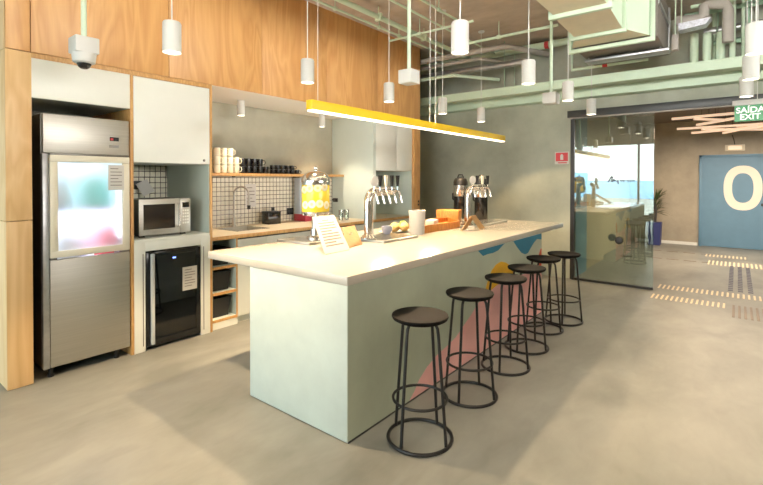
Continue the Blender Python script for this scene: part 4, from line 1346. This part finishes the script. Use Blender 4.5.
# air duct: flanged pieces stepping away from the viewer
def ring_frame(x0, x1, y, z0, z1, w=.05, d=.05):
    return MB().box(x0 - w, x1 + w, y - d / 2, y + d / 2, z0 - w, z0, .003).box(x0 - w, x1 + w, y - d / 2, y + d / 2, z1, z1 + w, .003).box(x0 - w, x0, y - d / 2, y + d / 2, z0, z1, .003).box(x1, x1 + w, y - d / 2, y + d / 2, z0, z1, .003)
zd = 3.05; zu = 3.62
A0 = at(551, 17, z=zd); A1 = at(607, 3, z=zd); B0 = at(575, 38, z=zd); B1 = at(622, 28, z=zd); E0 = at(571, 48, z=zd); E1 = at(651, 36, z=zd)
yA, yB_, yE = (A0.y + A1.y) / 2, (B0.y + B1.y) / 2, (E0.y + E1.y) / 2
t = thing('air_duct', 'large pale green air duct with stepped flanges at the ceiling', 'duct', ((A0.x + A1.x) / 2, yB_, zd))
def duct_piece(name, xa0, xa1, ya_, xb0, xb1, yb_, za0=zd, za1=zu, zb0_=zd, zb1_=zu):
    mb = MB()
    mb.add([(xa0, ya_, za0), (xa1, ya_, za0), (xa1, ya_, za1), (xa0, ya_, za1), (xb0, yb_, zb0_), (xb1, yb_, zb0_), (xb1, yb_, zb1_), (xb0, yb_, zb1_)], [])
    mb.f += [[1, 2, 6, 5], [2, 3, 7, 6], [3, 0, 4, 7]]; mb.mi += [0, 0, 0]
    mb.f += [[0, 1, 5, 4]]; mb.mi += [1]
    return obj(name, mb, [M['green'], M['duct_floor_lit']], t, flat=True)
duct_piece('trunk', A0.x + .03, A1.x, yA - 1.6, A0.x + .03, A1.x, yA, zd, zu)
obj('flange', ring_frame(A0.x + .03, A1.x, yA, zd, zu, .04), M['green'], t)
duct_piece('taper', A0.x + .02, A1.x, yA, B0.x, B1.x, yB_)
obj('flange', ring_frame(B0.x, B1.x, yB_, zd, zu, .035), M['green'], t)
duct_piece('spreader', B0.x, B1.x, yB_, E0.x, E1.x, yE)
obj('flange', ring_frame(E0.x, E1.x, yE, zd - .02, zu, .04), M['green'], t)
# fan coil behind
t = thing('fan_coil_unit', 'dark grey fan coil unit behind the air duct flange', 'air conditioner', ((E0.x + E1.x) / 2, yE + .5, zd - .02))
obj('casing', MB().box(E0.x + .02, E1.x + .06, yE + .03, yE + .95, zd - .01, zu - .02, .006), M['darkgrey'], t)
obj('edge_trim', MB().box(E1.x + .061, E1.x + .075, yE + .03, yE + .95, zd + .32, zd + .37).box(E1.x + .061, E1.x + .08, yE + .90, yE + .95, zd, zu - .03), M['galv'], t)
obj('drip_pan', MB().box(E0.x + .03, E1.x + .12, yE + .42, yE + .62, zd - .075, zd - .045, .005), M['galv'], t)
for x in (E0.x + .06, E1.x + .03):
    obj('support_rod', MB().tube([(x, yE + .5, zd - .012), (x, yE + .5, zd - .07)], .01, 6), M['galv'], t)

# right-hand cluster of pipes
zr = 2.99
for k, (u, lab) in enumerate(((694, 'left'), (707, 'middle'), (720.5, 'right'))):
    p0_ = at(u, 58, y=6.8)
    zt_ = at(u, 36 - k * 1.0, y=6.8).z
    t = thing('capped_riser', 'short pale green capped pipe riser, %s one of three above the rail' % lab, 'pipe', (p0_.x, 6.8, zr), 'capped green risers')
    obj('tube', MB().tube([(p0_.x, 6.8, zr), (p0_.x, 6.8, zt_)], .045, 18), M['green'], t)
    obj('cap', MB().lathe([(.047, 0), (.047, .02), (.02, .032)], (p0_.x, 6.8, zt_), 18), M['green'], t)
for u, w, lab, y in ((732.5, .03, 'pale green vertical pipe right of the three capped risers', 6.75), (714, .02, 'thin green vertical pipe behind the three capped risers', 7.15), (743, .018, 'thin green vertical pipe left of the cut-off pendant', 7.0), (748, .024, 'teal green vertical pipe beside the cut-off pendant', 7.1)):
    p = at(u, 50, y=y)
    pipe(lab, [(p.x, y, 2.992 if y < 6.95 else 2.906), (p.x, y, ZC)], w, M['green'] if 'teal' not in lab else M['green_dk'])
q = [at(676, 21, y=6.4), at(698, 19, y=6.4), at(704, 16, y=6.4), at(704, 6, y=6.4), at(709, 4, y=6.4), at(726, 4.5, y=6.4), at(728, 10, y=6.4), at(728, 42, y=6.4)]
pipe('bent grey insulated pipe stepping down at the upper right', q, .055, M['greypipe'], n=14)
a = at(679, 29, y=6.2); b = at(706, 22, y=6.2)
t = thing('duct_offcut', 'silver foil wrapped flat duct piece at the upper right', 'duct', (a.x, 6.2, a.z))
mb = MB(); mb.hexa([(a.x, 6.13, a.z - .035), (b.x, 6.13, b.z - .04), (b.x, 6.30, b.z - .04), (a.x, 6.30, a.z - .035)], [(a.x, 6.13, a.z + .045), (b.x + .05, 6.13, b.z + .03), (b.x + .05, 6.30, b.z + .03), (a.x, 6.30, a.z + .045)])
obj('wrap', mb, M['foil'], t)
obj('hanger', MB().tube([(a.x + .02, 6.22, a.z), (a.x + .02, 6.22, ZC)], .006, 6), M['green'], t)
t = thing('control_box', 'small grey control box hanging right of the fan coil unit', 'box', at(675, 50, y=6.2))
a = at(672, 36, y=6.2); b = at(678.5, 50, y=6.2)
obj('housing', MB().box(a.x, b.x, 6.15, 6.25, b.z, a.z, .004), M['greypipe'], t)
obj('rod', MB().tube([((a.x + b.x) / 2, 6.2, a.z), ((a.x + b.x) / 2, 6.2, ZC)], .007, 6), M['green'], t)
for k, (y, z, r, mm, lab) in enumerate(((7.0, 3.66, .03, M['green_dk'], 'dark green pipe topmost along the wall at the upper right'), (6.55, 3.62, .022, M['green'], 'slim green pipe along the ceiling at the upper right'), (7.15, 3.45, .05, M['galv'], 'silver pipe along the wall at the upper right'), (7.12, 3.28, .035, M['green_dk'], 'dark green pipe lower along the wall at the upper right'))):
    pipe(lab, [(-.55 + .1 * k, y, z), (3, y, z)], r, mm)

# ================================================================== TACTILE FLOOR STRIPS
def strip(proto, name, lab, cx, cy, lx, ly, m, group):
    if proto is None:
        mb = MB(); mb.box(-lx / 2, lx / 2, -ly / 2, ly / 2, 0, .005, .0015)
        o = obj(name, mb, m); 
    else:
        o = proto.copy(); COL.objects.link(o)
    o.location = (cx, cy, 0.0)
    tag(o, lab, 'floor strip', group)
    return o
NUM = lambda k: ORD[k] if k < 20 else 'twenty-' + ORD[k - 20]
def run(n, f, lx, ly, m, phrase, group):
    pr = None
    for k in range(n):
        x, y = f(k)
        o = strip(pr, 'tactile_strip', NUM(k) + ' ' + phrase, x, y, lx, ly, m, group)
        pr = pr or o
run(21, lambda k: (-.87 + k * .056, 7.62), .022, .27, M['tac_pale'], 'pale tactile floor strip from the glass, row just inside the doorway', 'pale tactile strips inside the doorway')
run(15, lambda k: (-.87 + k * .054, 6.93), .022, .25, M['tac_pale'], 'pale tactile floor strip from the glass in the nearest row', 'pale tactile strips in the nearest row')
run(8, lambda k: (-.02 + k * .055, 6.72), .024, .62, M['tac_dark'], 'long dark tactile bar from the left in the nearest bundle', 'long dark tactile bars')
for c, w in enumerate(('left', 'middle', 'right')):
    run(16, lambda k: (-.06 + c * .11, 7.95 + k * .145), .055, .09, M['tac_blue'], 'blue grey floor stud from the doorway, %s of three columns' % w, 'blue grey studs in the %s column' % w)
run(14, lambda k: (-.40 + k * .062, 10.40), .026, .5, M['tac_pale'], 'pale tactile strip from the left in the middle corridor row', 'pale tactile strips across the corridor')
run(11, lambda k: (-.48 + k * .062, 11.35), .026, .3, M['tac_pale'], 'small pale tactile strip from the left in the row nearest the blue door', 'pale tactile strips near the blue door')
run(4, lambda k: (-1.38 + k * .30, 11.45), .2, .035, M['tac_dark'], 'dark tactile dash from the left in the line nearest the planter', 'dark dashes near the planter')
run(4, lambda k: (-1.25 + k * .28, 10.33), .2, .035, M['tac_dark'], 'dark tactile dash from the glass in the nearer corridor line', 'dark dashes in the nearer corridor line')

# ================================================================== LIGHT
def light(name, kind, loc, energy, color, size=.1, rot=None, **k):
    l = bpy.data.lights.new(name, kind)
    l.energy = energy; l.color = color
    if kind == 'AREA':
        l.shape = 'RECTANGLE'; l.size = size[0]; l.size_y = size[1]
    else:
        l.shadow_soft_size = size
    for a, v in k.items(): setattr(l, a, v)
    o = bpy.data.objects.new(name, l); COL.objects.link(o)
    o.location = loc
    if rot: o.rotation_euler = rot
    return o
WARM = (1, .80, .56); NEUT = (1, .95, .88)
w = bpy.data.worlds.new('sky'); scn.world = w
w.use_nodes = True
bg = w.node_tree.nodes['Background']
bg.inputs[0].default_value = (.92, .97, 1, 1)
bg.inputs[1].default_value = 6.1
# daylight coming through the window wall
light('window_portal', 'AREA', (-4.9, YF + .02, 1.4), 1, (1, 1, 1), (7.8, 2.7), (math.radians(90), 0, 0)).data.cycles.is_portal = True
for n, x, y, _ in pend:
    e_, c_ = (265, 116) if x < -2 else ((14, 80) if x < -1 else (60, 92))
    light('pendant_beam', 'SPOT', (x, y, ZP - .004), e_ * (.4 if y > 5.9 and x < -2 else 1), (1, .71, .42) if x < -2 else WARM, .03, (0, math.radians(-22 if x < -2 else 0), 0), spot_size=math.radians(c_), spot_blend=.2)
for y in (2.75, 1.5, .3):    # the rest of the right-hand pendant row, out of the picture
    light('pendant_beam', 'SPOT', (.08, y, ZP), 60, WARM, .03, None, spot_size=math.radians(88), spot_blend=.35)
for p in (n1, n2):
    light('soffit_beam', 'SPOT', (p.x, p.y, 2.31), 70, WARM, .03, (0, math.radians(-14), 0), spot_size=math.radians(92), spot_blend=.6)
light('corridor_glow', 'AREA', (.2, 10.3, 2.45), 165, (1, .78, .56), (2.4, 2.6))
light('hall_fill', 'AREA', (4.6, 2.6, 2.5), 62, NEUT, (1.0, 6), (0, math.radians(98), 0), spread=math.radians(44))  # added fill for the upper cabinets and plywood, no fixture there
light('hall_fill', 'AREA', (.7, -2.7, 2.6), 90, NEUT, (5, 1.0), (math.radians(93), 0, 0), spread=math.radians(64))  # added fill for the upper back wall and pipes, unseen source
light('ceiling_fill', 'AREA', (-.5, -1.6, 2.1), 190, NEUT, (5, 1.6), (math.radians(160), 0, 0), spread=math.radians(120))  # unseen area light added to brighten the ceiling
light('aisle_fill', 'AREA', (-3.75, 3.8, 1.0), 15, NEUT, (.25, 2.3), (math.radians(180), math.radians(-14), 0))  # added over the aisle to brighten the niche soffit, no fixture
light('fridge_fill', 'AREA', (fx - .3, 1.40, 1.73), 8, (.9, .96, 1), (.3, .3))  # added light so the contents show through the frosted pane
light('fridge_fill', 'AREA', (fx - .3, 1.40, 1.29), 5, (.9, .96, 1), (.4, .4))  # second added light, for the contents below the shelf
light('small_fridge_fill', 'AREA', (XW - .3, 2.1, .865), 10, (.8, .9, 1), (.2, .2))  # added so the cartons show behind the smoked glass

scn.view_settings.view_transform = 'Standard'
scn.view_settings.look = 'None'
scn.view_settings.exposure = .1
scn.view_settings.gamma = 1.08
scn.cycles.use_denoising = True
scn.cycles.max_bounces = 8
scn.cycles.transparent_max_bounces = 16
scn.cycles.sample_clamp_indirect = 6
scn.cycles.caustics_reflective = False
